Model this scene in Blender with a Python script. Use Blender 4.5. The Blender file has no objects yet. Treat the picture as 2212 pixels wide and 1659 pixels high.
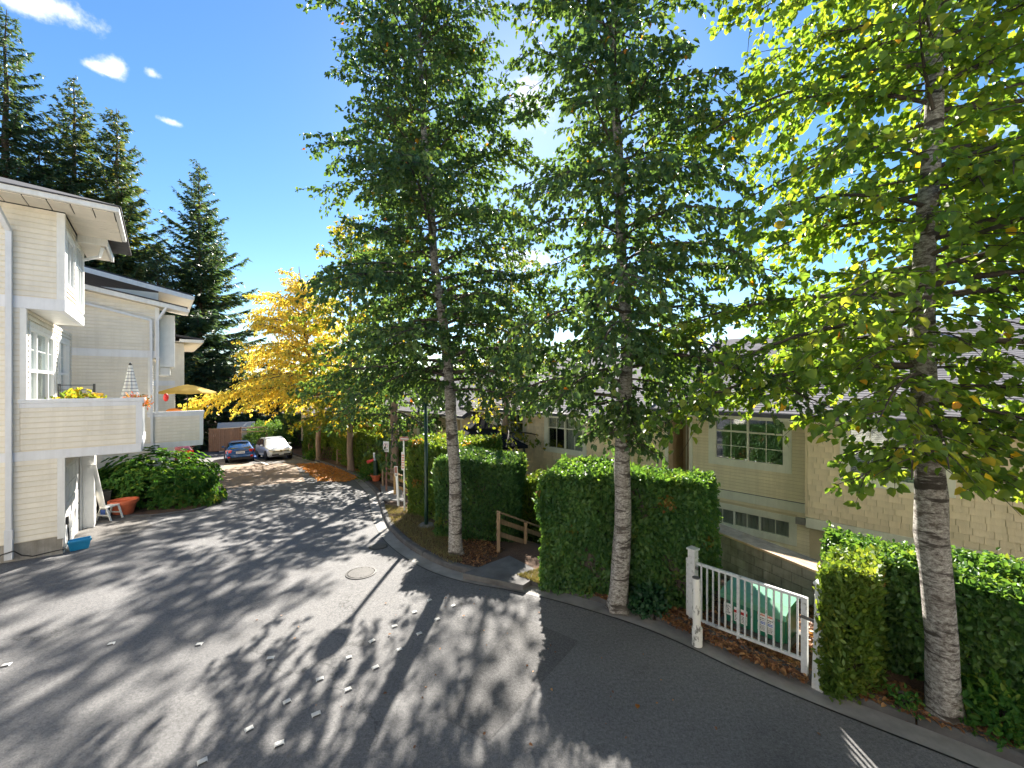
import bpy, math, random
import numpy as np
from mathutils import Vector, Matrix
random.seed(7); rng = np.random.default_rng(7)
R = math.radians
sc = bpy.context.scene
col = sc.collection

# ------------------------------------------------------------------ camera
EYE = 4.35
FPX, CU, CV = 870.0, 1106.0, 829.5           # focal length and centre, in units of a 2212 px wide picture
cd = bpy.data.cameras.new('camera'); cam = bpy.data.objects.new('camera', cd); col.objects.link(cam)
cam.location = (0, 0, EYE); cam.rotation_euler = (R(90), 0, 0)
cd.sensor_width = 36; cd.lens = 36 * FPX / 2212; cd.clip_start = .05; cd.clip_end = 3000
sc.camera = cam

# ------------------------------------------------------------------ sky, sun, exposure
SUN_AZ, SUN_EL = R(2.5), R(34.5)
w = bpy.data.worlds.new('World'); sc.world = w; w.use_nodes = True
nt = w.node_tree; nt.nodes.clear()
def wn(t, **k):
    n = nt.nodes.new(t)
    for a, b in k.items(): setattr(n, a, b)
    return n
out = wn('ShaderNodeOutputWorld'); bg = wn('ShaderNodeBackground'); bg.inputs[1].default_value = .0500
sky = wn('ShaderNodeTexSky', sky_type='NISHITA', sun_disc=False, sun_elevation=SUN_EL, sun_rotation=SUN_AZ,
         altitude=50, air_density=1.0, dust_density=.12, ozone_density=2.2)
def wmath(op, a, b=None, c=None):
    n = wn('ShaderNodeMath', operation=op)
    for i, v in enumerate((a, b, c)):
        if v is None: continue
        if isinstance(v, (int, float)): n.inputs[i].default_value = v
        else: nt.links.new(v, n.inputs[i])
    return n.outputs[0]
tc = wn('ShaderNodeTexCoord'); sep = wn('ShaderNodeSeparateXYZ'); nt.links.new(tc.outputs['Generated'], sep.inputs[0])
az = wmath('ARCTAN2', sep.outputs[0], sep.outputs[1]); elv = wmath('ARCSINE', sep.outputs[2])      # bearing and height of each cloud
nz = wn('ShaderNodeTexNoise'); nz.inputs['Scale'].default_value = 42; nz.inputs['Detail'].default_value = 8; nz.inputs['Roughness'].default_value = .62
nt.links.new(tc.outputs['Generated'], nz.inputs['Vector'])
clouds = [(-48.6, 31.9, 2.9, .95), (-51.2, 31.0, 1.3, .8), (-44.8, 29.3, 1.15, .75), (-45.8, 28.7, 1.1, .35), (-41.8, 29.9, .7, .4), (-40.4, 26.4, 1.05, .33), (-4.0, 42.8, .9, .55),
          (2.6, 35.0, 3.4, 2.6), (1.5, 17, 5, 1.8), (-75, 28, 5, 2.5), (-110, 35, 6, 2), (-150, 25, 8, 3), (165, 40, 6, 3), (120, 28, 7, 3), (80, 36, 5, 2), (55, 22, 6, 2)]
tot = None
for (a, b, sx, sy) in clouds:
    dx = wmath('DIVIDE', wmath('SUBTRACT', az, R(a)), R(sx)); dy = wmath('DIVIDE', wmath('SUBTRACT', elv, R(b)), R(sy))
    d2 = wmath('ADD', wmath('MULTIPLY', dx, dx), wmath('MULTIPLY', dy, dy))
    e = wmath('POWER', 2.718, wmath('MULTIPLY', d2, -.6))
    tot = e if tot is None else wmath('ADD', tot, e)
dens = wmath('ADD', tot, wmath('MULTIPLY', wmath('SUBTRACT', nz.outputs[0], .5), 1.5))
mr = wn('ShaderNodeMapRange', interpolation_type='SMOOTHSTEP'); mr.inputs['From Min'].default_value = .40; mr.inputs['From Max'].default_value = 1.25
nt.links.new(wmath('MULTIPLY', dens, wmath('MINIMUM', wmath('MULTIPLY', tot, 3.0), 1.0)), mr.inputs['Value'])
mix = wn('ShaderNodeMix', data_type='RGBA'); nt.links.new(mr.outputs[0], mix.inputs['Factor'])
hsv = wn('ShaderNodeHueSaturation'); hsv.inputs['Saturation'].default_value = 1.22; hsv.inputs['Value'].default_value = .92
nt.links.new(sky.outputs[0], hsv.inputs['Color'])
nt.links.new(hsv.outputs[0], mix.inputs['A']); mix.inputs['B'].default_value = (6.2, 6.3, 6.5, 1)
nt.links.new(mix.outputs['Result'], bg.inputs[0]); nt.links.new(bg.outputs[0], out.inputs[0])

sd = bpy.data.lights.new('sun', 'SUN'); sd.energy = 4.4; sd.angle = R(.8); sd.color = (1, .93, .82)
sun = bpy.data.objects.new('sun', sd); col.objects.link(sun)
SUNDIR = Vector((math.sin(SUN_AZ) * math.cos(SUN_EL), math.cos(SUN_AZ) * math.cos(SUN_EL), math.sin(SUN_EL)))
sun.rotation_euler = SUNDIR.to_track_quat('Z', 'Y').to_euler(); sun.location = (0, 0, 40)
sc.view_settings.view_transform = 'Standard'; sc.view_settings.look = 'None'; sc.view_settings.gamma = 1
sc.view_settings.exposure = 2.3
sc.render.engine = 'CYCLES'
sc.cycles.max_bounces = 8; sc.cycles.transmission_bounces = 4; sc.cycles.transparent_max_bounces = 8

# ------------------------------------------------------------------ terrain and pixel helpers
def g(y):
    y = np.asarray(y, float)
    s = .072
    r = np.where(y < 7, 0., np.where(y < 11, -s * (y - 7) ** 2 / 8, -s * (y - 9)))
    return np.where(y > 38, -s * 29 - 0 * y, r)
def gf(y): return float(g(y))
def at(u, v, Y):                       # a point of the photograph at a known distance
    return Vector(((u - CU) / FPX * Y, Y, EYE + (CV - v) / FPX * Y))
def ground_at(u, v):                   # a point of the photograph on the road surface
    Y = 8.
    for _ in range(60): Y = .5 * Y + .5 * FPX * (EYE - gf(Y)) / (v - CV)
    return Vector(((u - CU) / FPX * Y, Y, gf(Y)))

# ------------------------------------------------------------------ object helpers
def tag(o, label=None, cat=None, group=None, kind=None):
    if label: o['label'] = label
    if cat: o['category'] = cat
    if group: o['group'] = group
    if kind: o['kind'] = kind
    return o
def empty(name, loc, rz=0, label=None, cat=None, group=None):
    o = bpy.data.objects.new(name, None); col.objects.link(o); o.location = loc; o.rotation_euler = (0, 0, rz)
    o.empty_display_size = .2
    return tag(o, label, cat, group)
def link_mesh(name, me, parent=None, loc=None):
    o = bpy.data.objects.new(name, me); col.objects.link(o)
    if parent: o.parent = parent
    if loc is not None: o.location = loc
    return o
def np_mesh(name, V, F, mat, parent=None, smooth=False, rnd=None):
    """V (n,3), F (m,k) arrays -> one mesh object"""
    V = np.ascontiguousarray(V, dtype=np.float32); F = np.ascontiguousarray(F, dtype=np.int32)
    me = bpy.data.meshes.new(name); m, k = F.shape
    me.vertices.add(len(V)); me.vertices.foreach_set('co', V.ravel())
    me.loops.add(m * k); me.loops.foreach_set('vertex_index', F.ravel())
    me.polygons.add(m); me.polygons.foreach_set('loop_start', np.arange(0, m * k, k, dtype=np.int32))
    if smooth: me.polygons.foreach_set('use_smooth', np.ones(m, bool))
    if rnd is not None:
        a = me.attributes.new('rnd', 'FLOAT', 'FACE'); a.data.foreach_set('value', np.ascontiguousarray(rnd, dtype=np.float32))
    me.update(calc_edges=True); me.materials.append(mat)
    return link_mesh(name, me, parent)

class MB:
    def __init__(s): s.v = []; s.f = []
    def add(s, vs, fs):
        n = len(s.v); s.v += [tuple(v) for v in vs]; s.f += [tuple(i + n for i in f) for f in fs]; return s
    def box(s, x0, x1, y0, y1, z0, z1):
        return s.add([(x0,y0,z0),(x1,y0,z0),(x1,y1,z0),(x0,y1,z0),(x0,y0,z1),(x1,y0,z1),(x1,y1,z1),(x0,y1,z1)],
                     [(0,3,2,1),(4,5,6,7),(0,1,5,4),(1,2,6,5),(2,3,7,6),(3,0,4,7)])
    def fbox(s, fr, x0, x1, d0, d1, z0, z1):
        """box in a wall frame fr=(origin, along, outward)"""
        O, a, n = fr
        def p(x, d, z): return (O[0]+a[0]*x+n[0]*d, O[1]+a[1]*x+n[1]*d, O[2]+z)
        return s.add([p(x0,d0,z0),p(x1,d0,z0),p(x1,d1,z0),p(x0,d1,z0),p(x0,d0,z1),p(x1,d0,z1),p(x1,d1,z1),p(x0,d1,z1)],
                     [(0,3,2,1),(4,5,6,7),(0,1,5,4),(1,2,6,5),(2,3,7,6),(3,0,4,7)])
    def bar(s, a, b, w, h=None):
        """rectangular bar from a to b"""
        a = Vector(a); b = Vector(b); h = h or w; d = (b - a).normalized()
        up = Vector((0, 0, 1)) if abs(d.z) < .95 else Vector((0, 1, 0))
        x = d.cross(up).normalized() * w / 2; y = x.normalized().cross(d) * h / 2
        return s.add([a-x-y, a+x-y, a+x+y, a-x+y, b-x-y, b+x-y, b+x+y, b-x+y],
                     [(0,3,2,1),(4,5,6,7),(0,1,5,4),(1,2,6,5),(2,3,7,6),(3,0,4,7)])
    def tube(s, pts, rad, n=8, cap=True):
        pts = [Vector(p) for p in pts]; rad = rad if isinstance(rad, (list, tuple)) else [rad] * len(pts)
        base = len(s.v); up = Vector((0, 0, 1)); 
        for i, p in enumerate(pts):
            d = (pts[min(i+1, len(pts)-1)] - pts[max(i-1, 0)]).normalized()
            u = Vector((1, 0, 0)) if abs(d.z) > .8 else up
            x = d.cross(u).normalized(); y = x.cross(d)
            for k in range(n):
                a = 2 * math.pi * k / n; s.v.append(tuple(p + (x * math.cos(a) + y * math.sin(a)) * rad[i]))
        for i in range(len(pts) - 1):
            for k in range(n):
                s.f.append((base+i*n+k, base+i*n+(k+1) % n, base+(i+1)*n+(k+1) % n, base+(i+1)*n+k))
        if cap:
            s.f.append(tuple(base + k for k in range(n))[::-1]); s.f.append(tuple(base + (len(pts)-1)*n + k for k in range(n)))
        return s
    def lathe(s, prof, c=(0, 0, 0), n=20):
        base = len(s.v)
        for r, z in prof:
            for k in range(n):
                a = 2*math.pi*k/n; s.v.append((c[0]+r*math.cos(a), c[1]+r*math.sin(a), c[2]+z))
        for i in range(len(prof)-1):
            for k in range(n): s.f.append((base+i*n+k, base+i*n+(k+1) % n, base+(i+1)*n+(k+1) % n, base+(i+1)*n+k))
        s.f.append(tuple(base+k for k in range(n))[::-1]); s.f.append(tuple(base+(len(prof)-1)*n+k for k in range(n)))
        return s
    def prism(s, poly, z0, z1):
        n = len(poly)
        return s.add([(x, y, z0) for x, y in poly] + [(x, y, z1) for x, y in poly],
                     [tuple(range(n))[::-1], tuple(range(n, 2*n))] + [(i, (i+1) % n, n+(i+1) % n, n+i) for i in range(n)])
    def mesh(s, name, mat, smooth=False):
        me = bpy.data.meshes.new(name); me.from_pydata(s.v, [], s.f); me.materials.append(mat)
        if smooth: me.polygons.foreach_set('use_smooth', np.ones(len(s.f), bool))
        me.update(); return me
    def build(s, name, mat, parent=None, smooth=False, bevel=0, loc=None):
        o = link_mesh(name, s.mesh(name, mat, smooth), parent, loc)
        if bevel:
            m = o.modifiers.new('bevel', 'BEVEL'); m.width = bevel; m.segments = 2; m.limit_method = 'ANGLE'
        return o
def copy_tree(o, parent=None):
    c = o.copy(); col.objects.link(c); c.parent = parent
    for ch in list(o.children): copy_tree(ch, c)
    return c

# ------------------------------------------------------------------ materials
MATS = {}
def new_mat(name):
    m = bpy.data.materials.new(name); m.use_nodes = True; MATS[name] = m
    t = m.node_tree; b = t.nodes['Principled BSDF']; return m, t, b
def lnk(t, a, b): t.links.new(a, b)
def tnoise(t, scale, detail=4, rough=.6, stretch=None, space='Object'):
    n = t.nodes.new('ShaderNodeTexNoise'); n.inputs['Scale'].default_value = scale; n.inputs['Detail'].default_value = detail; n.inputs['Roughness'].default_value = rough
    c = t.nodes.new('ShaderNodeTexCoord')
    if stretch:
        mp = t.nodes.new('ShaderNodeMapping'); mp.inputs['Scale'].default_value = stretch
        lnk(t, c.outputs[space], mp.inputs[0]); lnk(t, mp.outputs[0], n.inputs['Vector'])
    else: lnk(t, c.outputs[space], n.inputs['Vector'])
    return n
def ramp(t, fac, stops, interp='LINEAR'):
    r = t.nodes.new('ShaderNodeValToRGB'); r.color_ramp.interpolation = interp
    e = r.color_ramp.elements
    while len(e) < len(stops): e.new(.5)
    for i, (p, c) in enumerate(stops):
        e[i].position = p; e[i].color = (c[0], c[1], c[2], 1) if not isinstance(c, (int, float)) else (c, c, c, 1)
    lnk(t, fac, r.inputs[0]); return r
def bump(t, b, h, strength, dist=.01):
    n = t.nodes.new('ShaderNodeBump'); n.inputs['Strength'].default_value = strength; n.inputs['Distance'].default_value = dist
    lnk(t, h, n.inputs['Height']); lnk(t, n.outputs[0], b.inputs['Normal'])
def mixc(t, fac, a, b, mode='MIX'):
    n = t.nodes.new('ShaderNodeMix'); n.data_type = 'RGBA'; n.blend_type = mode
    for i, v in (('Factor', fac), ('A', a), ('B', b)):
        if isinstance(v, (int, float)): n.inputs[i].default_value = v
        elif isinstance(v, tuple): n.inputs[i].default_value = (*v[:3], 1)
        else: lnk(t, v, n.inputs[i])
    return n.outputs['Result']
def plain(name, c, rough=.6, var=.12, scale=3., stretch=None, metal=0, bumps=0, bscale=60, spec=None, objvar=0, coat=0, space='Object', streak=0):
    m, t, b = new_mat(name)
    n = tnoise(t, scale, 5, .65, stretch, space)
    r = ramp(t, n.outputs[0], [(.3, tuple(x * (1 - var) for x in c)), (.7, tuple(min(1, x * (1 + var)) for x in c))])
    o = r.outputs[0]
    if objvar:
        oi = t.nodes.new('ShaderNodeObjectInfo'); h = t.nodes.new('ShaderNodeHueSaturation')
        mr = t.nodes.new('ShaderNodeMapRange'); mr.inputs['To Min'].default_value = 1 - objvar; mr.inputs['To Max'].default_value = 1 + objvar
        lnk(t, oi.outputs['Random'], mr.inputs[0]); lnk(t, mr.outputs[0], h.inputs['Value']); lnk(t, o, h.inputs['Color']); o = h.outputs[0]
    if streak:                                     # rain streaks and grime that run down across the pieces
        ge = t.nodes.new('ShaderNodeNewGeometry'); mp = t.nodes.new('ShaderNodeMapping'); mp.inputs['Scale'].default_value = (5, 5, .35); lnk(t, ge.outputs['Position'], mp.inputs[0])
        sn = t.nodes.new('ShaderNodeTexNoise'); sn.inputs['Scale'].default_value = 1.; sn.inputs['Detail'].default_value = 6; sn.inputs['Roughness'].default_value = .7; lnk(t, mp.outputs[0], sn.inputs['Vector'])
        o = mixc(t, 1., o, ramp(t, sn.outputs[0], [(.32, (1 - streak, 1 - streak * 1.05, 1 - streak * 1.15)), (.55, (1., 1., 1.))]).outputs[0], 'MULTIPLY')
    lnk(t, o, b.inputs['Base Color']); b.inputs['Roughness'].default_value = rough; b.inputs['Metallic'].default_value = metal
    if spec is not None: b.inputs['Specular IOR Level'].default_value = spec
    if coat: b.inputs['Coat Weight'].default_value = coat; b.inputs['Coat Roughness'].default_value = .04
    if bumps:
        n2 = tnoise(t, bscale, 4, .7, stretch, space); bump(t, b, n2.outputs[0], bumps)
    return m
def leaf_mat(name, stops, trans=.5, rough=.45, tint=(2.6, 2.1, .8), spec=.4):
    m, t, b = new_mat(name)
    a = t.nodes.new('ShaderNodeAttribute'); a.attribute_name = 'rnd'
    r = ramp(t, a.outputs['Fac'], stops)
    lnk(t, r.outputs[0], b.inputs['Base Color']); b.inputs['Roughness'].default_value = rough; b.inputs['Specular IOR Level'].default_value = spec
    tr = t.nodes.new('ShaderNodeBsdfTranslucent'); lnk(t, mixc(t, 1., r.outputs[0], tint, 'MULTIPLY'), tr.inputs[0])
    mx = t.nodes.new('ShaderNodeMixShader'); mx.inputs[0].default_value = trans
    lnk(t, b.outputs[0], mx.inputs[1]); lnk(t, tr.outputs[0], mx.inputs[2])
    lnk(t, mx.outputs[0], t.nodes['Material Output'].inputs['Surface'])
    return m

def fabric_mat(name, c):
    m, t, b = new_mat(name); b.inputs['Base Color'].default_value = (*c, 1); b.inputs['Roughness'].default_value = .85
    n = tnoise(t, 7, 4); lnk(t, ramp(t, n.outputs[0], [(.3, tuple(x * .9 for x in c)), (.7, tuple(min(1, x * 1.08) for x in c))]).outputs[0], b.inputs['Base Color'])
    tr = t.nodes.new('ShaderNodeBsdfTranslucent'); tr.inputs[0].default_value = (*[min(1, x * 1.1) for x in c], 1)
    mx = t.nodes.new('ShaderNodeMixShader'); mx.inputs[0].default_value = .5
    lnk(t, b.outputs[0], mx.inputs[1]); lnk(t, tr.outputs[0], mx.inputs[2]); lnk(t, mx.outputs[0], t.nodes['Material Output'].inputs['Surface'])
# ---- asphalt
def make_asphalt(name, lo, hi, speck=.35):
    m, t, b = new_mat(name)
    big = tnoise(t, .35, 5, .6); mid = tnoise(t, 22, 5, .75); fine = tnoise(t, 60, 6, .9)
    c1 = ramp(t, big.outputs[0], [(.3, lo), (.7, hi)]).outputs[0]
    c2 = ramp(t, mid.outputs[0], [(.34, .68), (.5, 1.), (.66, 1.28)]).outputs[0]
    c3 = ramp(t, fine.outputs[0], [(.36, .35), (.47, .88), (.58, 1.08), (.66, 2.0)]).outputs[0]
    o = mixc(t, 1., mixc(t, 1., c1, c2, 'MULTIPLY'), c3, 'MULTIPLY')
    lnk(t, o, b.inputs['Base Color']); b.inputs['Roughness'].default_value = .85; b.inputs['Specular IOR Level'].default_value = .3
    bump(t, b, fine.outputs[0], .6, .012)
    # hairline cracks and a few darker oil stains, each with its own shape
    vo = t.nodes.new('ShaderNodeTexVoronoi'); vo.feature = 'DISTANCE_TO_EDGE'; vo.inputs['Scale'].default_value = .22
    wv = tnoise(t, 1.6, 5, .7); cc = t.nodes.new('ShaderNodeTexCoord'); ad = t.nodes.new('ShaderNodeVectorMath'); ad.operation = 'MULTIPLY_ADD'
    lnk(t, wv.outputs['Color'], ad.inputs[0]); ad.inputs[1].default_value = (1.3, 1.3, 0); lnk(t, cc.outputs['Object'], ad.inputs[2]); lnk(t, ad.outputs[0], vo.inputs['Vector'])
    gate = tnoise(t, .5, 2, .5)
    cr = ramp(t, vo.outputs['Distance'], [(0., .55), (.006, 1.)]).outputs[0]
    cr = mixc(t, ramp(t, gate.outputs[0], [(.5, 0.), (.56, 1.)]).outputs[0], (1., 1., 1.), cr)
    st = ramp(t, tnoise(t, .8, 4, .55).outputs[0], [(.30, .78), (.42, 1.)]).outputs[0]
    lnk(t, mixc(t, 1., mixc(t, 1., o, cr, 'MULTIPLY'), st, 'MULTIPLY'), b.inputs['Base Color'])
    return m
make_asphalt('asphalt', (.124, .124, .128), (.184, .182, .183))
make_asphalt('asphalt_new', (.095, .095, .098), (.135, .132, .132))
make_asphalt('asphalt_warm_lit', (.24, .185, .14), (.33, .255, .195))  # asphalt with warm light put into its colour
make_asphalt('asphalt_drive', (.11, .105, .10), (.16, .15, .14))
plain('concrete', (.225, .217, .207), .85, .3, 1.7, bumps=.4, bscale=90)
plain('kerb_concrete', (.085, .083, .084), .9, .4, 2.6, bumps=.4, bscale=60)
plain('manhole_rib', (.10, .097, .095), .6, .2, 9, metal=.3)
plain('concrete_dark', (.115, .112, .112), .9, .35, 2.2, bumps=.4, bscale=70)
plain('block', (.26, .245, .23), .92, .35, 2.5, bumps=.5, bscale=60, objvar=.12, streak=0.3)
plain('foundation', (.33, .31, .28), .9, .25, 2.5, bumps=.4, streak=0.3)
# soil with bits of bark
m, t, b = new_mat('soil')
n1 = tnoise(t, .9, 5); n2 = tnoise(t, 38, 4, .8)
c = mixc(t, 1., ramp(t, n1.outputs[0], [(.35, (.075, .042, .026)), (.65, (.15, .085, .05))]).outputs[0], ramp(t, n2.outputs[0], [(.35, .5), (.55, 1.), (.72, 2.0)]).outputs[0], 'MULTIPLY')
lnk(t, c, b.inputs['Base Color']); b.inputs['Roughness'].default_value = .95; bump(t, b, n2.outputs[0], .8, .03)
plain('cream_siding', (.80, .75, .65), .55, .09, 1.2, objvar=.035, streak=.10)
plain('cream_wall', (.78, .72, .60), .7, .06, 2.0)
plain('left_trim', (.76, .77, .80), .5, .05, 3, streak=.09)
plain('white_paint', (.80, .80, .78), .45, .06, 4, streak=.10)
plain('white_vinyl', (.82, .83, .83), .35, .03, 3)
plain('gutter_white', (.80, .79, .76), .35, .05, 3, streak=.12)
plain('soffit', (.78, .72, .62), .6, .06, 3, objvar=.02)
plain('yellow_siding', (.78, .68, .47), .55, .09, 1.4, objvar=.04, streak=.13)
plain('yellow_wall', (.64, .54, .35), .7, .08, 2.0)
plain('shingle_siding', (.77, .63, .43), .7, .12, 3.0, objvar=.07, bumps=.25, bscale=40, stretch=(1, 1, .15), streak=.13)
plain('right_trim', (.76, .74, .62), .5, .06, 3, streak=.12)
plain('brown_panel', (.42, .29, .17), .65, .12, 3)
plain('roof_dark', (.055, .053, .058), .8, .3, 4, bumps=.5, bscale=30)
m, t, b = new_mat('roof_grey')
n1 = tnoise(t, 1.3, 5); n2 = tnoise(t, 55, 3, .8)
c = mixc(t, 1., ramp(t, n1.outputs[0], [(.3, (.155, .15, .163)), (.7, (.225, .216, .23))]).outputs[0], ramp(t, n2.outputs[0], [(.3, .7), (.7, 1.25)]).outputs[0], 'MULTIPLY')
lnk(t, c, b.inputs['Base Color']); b.inputs['Roughness'].default_value = .95; b.inputs['Specular IOR Level'].default_value = .1; bump(t, b, n2.outputs[0], .3)
plain('flashing', (.10, .11, .15), .5, .1, 3)
plain('gutter_dark', (.05, .05, .075), .4, .1, 3)
plain('metal_pipe', (.70, .72, .76), .4, .06, 3, streak=.10)
plain('dark_metal', (.03, .032, .034), .45, .2, 6)
plain('green_metal', (.012, .042, .030), .4, .15, 5)
plain('transformer_green', (.018, .16, .095), .4, .12, 3, streak=.13)
plain('transformer_lid', (.11, .30, .19), .4, .12, 3)
plain('wood_weathered', (.27, .185, .115), .8, .3, 3, stretch=(6, 6, 1), bumps=.3, bscale=25, objvar=.1)
plain('wood_dark', (.16, .092, .062), .85, .3, 3, stretch=(8, 8, 1), bumps=.3, bscale=25, objvar=.15)
plain('wood_cap', (.46, .33, .23), .85, .28, 4, bumps=.4, bscale=35, objvar=.06)
plain('wood_new', (.50, .31, .13), .8, .2, 4, stretch=(8, 8, 1))
plain('terracotta', (.60, .14, .06), .6, .12, 6)
plain('blue_plastic', (.012, .20, .40), .35, .08, 4)
plain('black_rubber', (.012, .012, .013), .6, .2, 5)
plain('white_plastic', (.74, .74, .72), .4, .05, 4)
fabric_mat('yellow_fabric', (.80, .58, .16))
plain('yellow_plastic', (.80, .58, .01), .4, .05, 4)
plain('orange_plastic', (.75, .22, .02), .4, .08, 4)
plain('red_plastic', (.62, .02, .015), .4, .08, 4)
plain('teddy', (.42, .22, .09), .9, .2, 30)
plain('car_silver', (.62, .64, .66), .3, .02, 1, metal=.1, coat=1)
plain('car_blue', (.010, .075, .26), .25, .05, 1, metal=.3, coat=1)
plain('car_red', (.11, .012, .014), .25, .05, 1, metal=.3, coat=1)
plain('car_glass', (.015, .02, .025), .06, .1, 1, spec=.9)
plain('car_trim', (.014, .014, .015), .5, .1, 3)
plain('tyre', (.018, .018, .018), .85, .1, 9)
plain('rim', (.45, .45, .46), .3, .05, 3, metal=.8)
plain('tail_red', (.55, .012, .010), .2, .05, 3, coat=1)
plain('head_lamp', (.55, .58, .6), .12, .05, 3, coat=1)
plain('chrome', (.7, .7, .72), .12, .03, 3, metal=1)
plain('plate_white', (.78, .78, .78), .4, .03, 3)
plain('plate_blue', (.05, .10, .32), .4, .03, 3)
plain('sign_white', (.78, .77, .74), .45, .05, 5)
plain('sign_red', (.55, .03, .03), .45, .05, 5)
plain('sign_black', (.02, .02, .02), .5, .05, 5)
plain('sign_orange', (.75, .11, .02), .45, .05, 5)
plain('sign_blue', (.03, .14, .50), .45, .05, 5)
plain('sign_brown', (.36, .16, .12), .5, .15, 8)
plain('cast_iron', (.045, .043, .042), .55, .25, 12, metal=.4, bumps=.3)
plain('marker_white', (.52, .52, .50), .5, .12, 20)
plain('rust_post', (.22, .11, .075), .7, .3, 8)
plain('canopy_black', (.016, .016, .018), .95, .2, 4, spec=.05)
plain('interior', (.055, .05, .045), .9, .3, 1.5)
plain('curtain', (.72, .68, .60), .8, .06, 4)
plain('blind', (.62, .62, .60), .6, .05, 4, objvar=.04)
plain('paint_line', (.72, .71, .68), .7, .15, 12)
plain('blue_paint', (.04, .13, .40), .7, .15, 8)
plain('far_wall', (.42, .41, .40), .8, .08, 2)
plain('far_wall_dark', (.05, .05, .055), .8, .1, 2)
plain('lattice', (.055, .06, .06), .7, .1, 2)
# flaking white paint on old posts
m, t, b = new_mat('flaking_paint')
n1 = tnoise(t, 9, 5, .7, (1, 1, .5)); lnk(t, ramp(t, n1.outputs[0], [(.40, (.20, .20, .18)), (.45, (.70, .70, .67))]).outputs[0], b.inputs['Base Color']); b.inputs['Roughness'].default_value = .6
bump(t, b, n1.outputs[0], .2)
m, t, b = new_mat('gate_paint')
n1 = tnoise(t, 13, 6, .75); lnk(t, ramp(t, n1.outputs[0], [(.32, (.24, .23, .21)), (.42, (.56, .57, .57)), (.7, (.68, .69, .69))]).outputs[0], b.inputs['Base Color']); b.inputs['Roughness'].default_value = .5
# glass: clear with a sky reflection
m, t, b = new_mat('glass')
gl = t.nodes.new('ShaderNodeBsdfGlossy'); gl.inputs['Roughness'].default_value = .03; gl.inputs[0].default_value = (.9, .95, 1, 1)
tp = t.nodes.new('ShaderNodeBsdfTransparent'); tp.inputs[0].default_value = (.80, .84, .84, 1)
fr = t.nodes.new('ShaderNodeLayerWeight'); fr.inputs[0].default_value = .35
mx = t.nodes.new('ShaderNodeMixShader'); lnk(t, ramp(t, fr.outputs['Facing'], [(0, .10), (.5, .16), (.85, .5), (1, 1.)]).outputs[0], mx.inputs[0]); lnk(t, tp.outputs[0], mx.inputs[1]); lnk(t, gl.outputs[0], mx.inputs[2])
lnk(t, mx.outputs[0], t.nodes['Material Output'].inputs['Surface'])
# pale bark with dark bands and flakes (street trees)
m, t, b = new_mat('bark_pale')
n1 = tnoise(t, 4, 6, .75, (1, 1, 2.2)); n2 = tnoise(t, 17, 7, .8, (1, 1, 1.9)); n3 = tnoise(t, 1.6, 3, .5, (1, 1, .9))
c = ramp(t, n2.outputs[0], [(.36, (.065, .055, .047)), (.46, (.23, .21, .19)), (.63, (.55, .53, .495))]).outputs[0]
c = mixc(t, ramp(t, n1.outputs[0], [(.38, .9), (.46, 0.)]).outputs[0], c, (.085, .065, .05))
n4 = tnoise(t, 3.2, 5, .6, (.6, .6, 3.4)); c = mixc(t, ramp(t, n4.outputs[0], [(.40, .95), (.46, 0.)]).outputs[0], c, (.045, .036, .03))
c = mixc(t, ramp(t, n3.outputs[0], [(.54, 0.), (.68, .6)]).outputs[0], c, (.16, .14, .12))
lnk(t, c, b.inputs['Base Color']); b.inputs['Roughness'].default_value = .9; bump(t, b, n2.outputs[0], .9, .03)
plain('bark_dark', (.075, .060, .050), .9, .4, 9, stretch=(1, 1, .4), bumps=.8, bscale=25)
plain('bark_brown', (.30, .21, .15), .9, .25, 9, stretch=(1, 1, .2), bumps=.5, bscale=25)
plain('bark_conifer', (.10, .07, .05), .9, .3, 6, bumps=.5)
# foliage
G1, G2, G3 = (.020, .062, .013), (.038, .098, .018), (.075, .135, .020)
leaf_mat('leaf_street', [(0, (.036, .085, .042)), (.45, (.056, .116, .046)), (.8, (.088, .150, .044)), (.965, (.18, .20, .04)), (.985, (.42, .20, .015)), (1, (.38, .12, .02))], .42, tint=(2.3, 2.0, .8))
leaf_mat('leaf_near', [(0, (.055, .130, .034)), (.4, (.092, .182, .038)), (.75, (.15, .232, .040)), (.93, (.23, .26, .04)), (.975, (.50, .34, .03)), (1, (.52, .18, .03))], .55, tint=(2.6, 2.1, .7))
leaf_mat('leaf_gold', [(0, (.76, .60, .12)), (.35, (.84, .70, .15)), (.55, (.84, .56, .09)), (.7, (.60, .55, .11)), (.85, (.36, .40, .09)), (1, (.20, .30, .08))], .5, tint=(1.2, 1.2, .7))
leaf_mat('leaf_greengold', [(0, (.08, .15, .03)), (.5, (.20, .24, .03)), (.8, (.46, .36, .03)), (1, (.62, .36, .02))], .5, tint=(1.6, 1.5, .8))
leaf_mat('hedge_leaf', [(0, (.034, .098, .034)), (.5, (.062, .150, .042)), (.9, (.11, .205, .048)), (.99, (.13, .17, .03)), (1, (.25, .10, .03))], .4)
leaf_mat('hedge_cedar', [(0, (.055, .120, .026)), (.5, (.095, .170, .034)), (.85, (.15, .215, .042)), (.96, (.22, .23, .05)), (1, (.30, .15, .05))], .4)
leaf_mat('hedge_cedar_dark', [(0, (.032, .090, .040)), (.5, (.056, .132, .048)), (.9, (.095, .18, .052)), (1, (.15, .20, .05))], .35)
leaf_mat('rhodo_leaf', [(0, (.026, .095, .020)), (.5, (.050, .150, .028)), (.9, (.095, .20, .034)), (1, (.16, .23, .04))], .35, rough=.6, spec=.22)
leaf_mat('needle', [(0, (.028, .072, .046)), (.5, (.052, .105, .056)), (.85, (.095, .140, .056)), (1, (.18, .18, .06))], .3)
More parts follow.
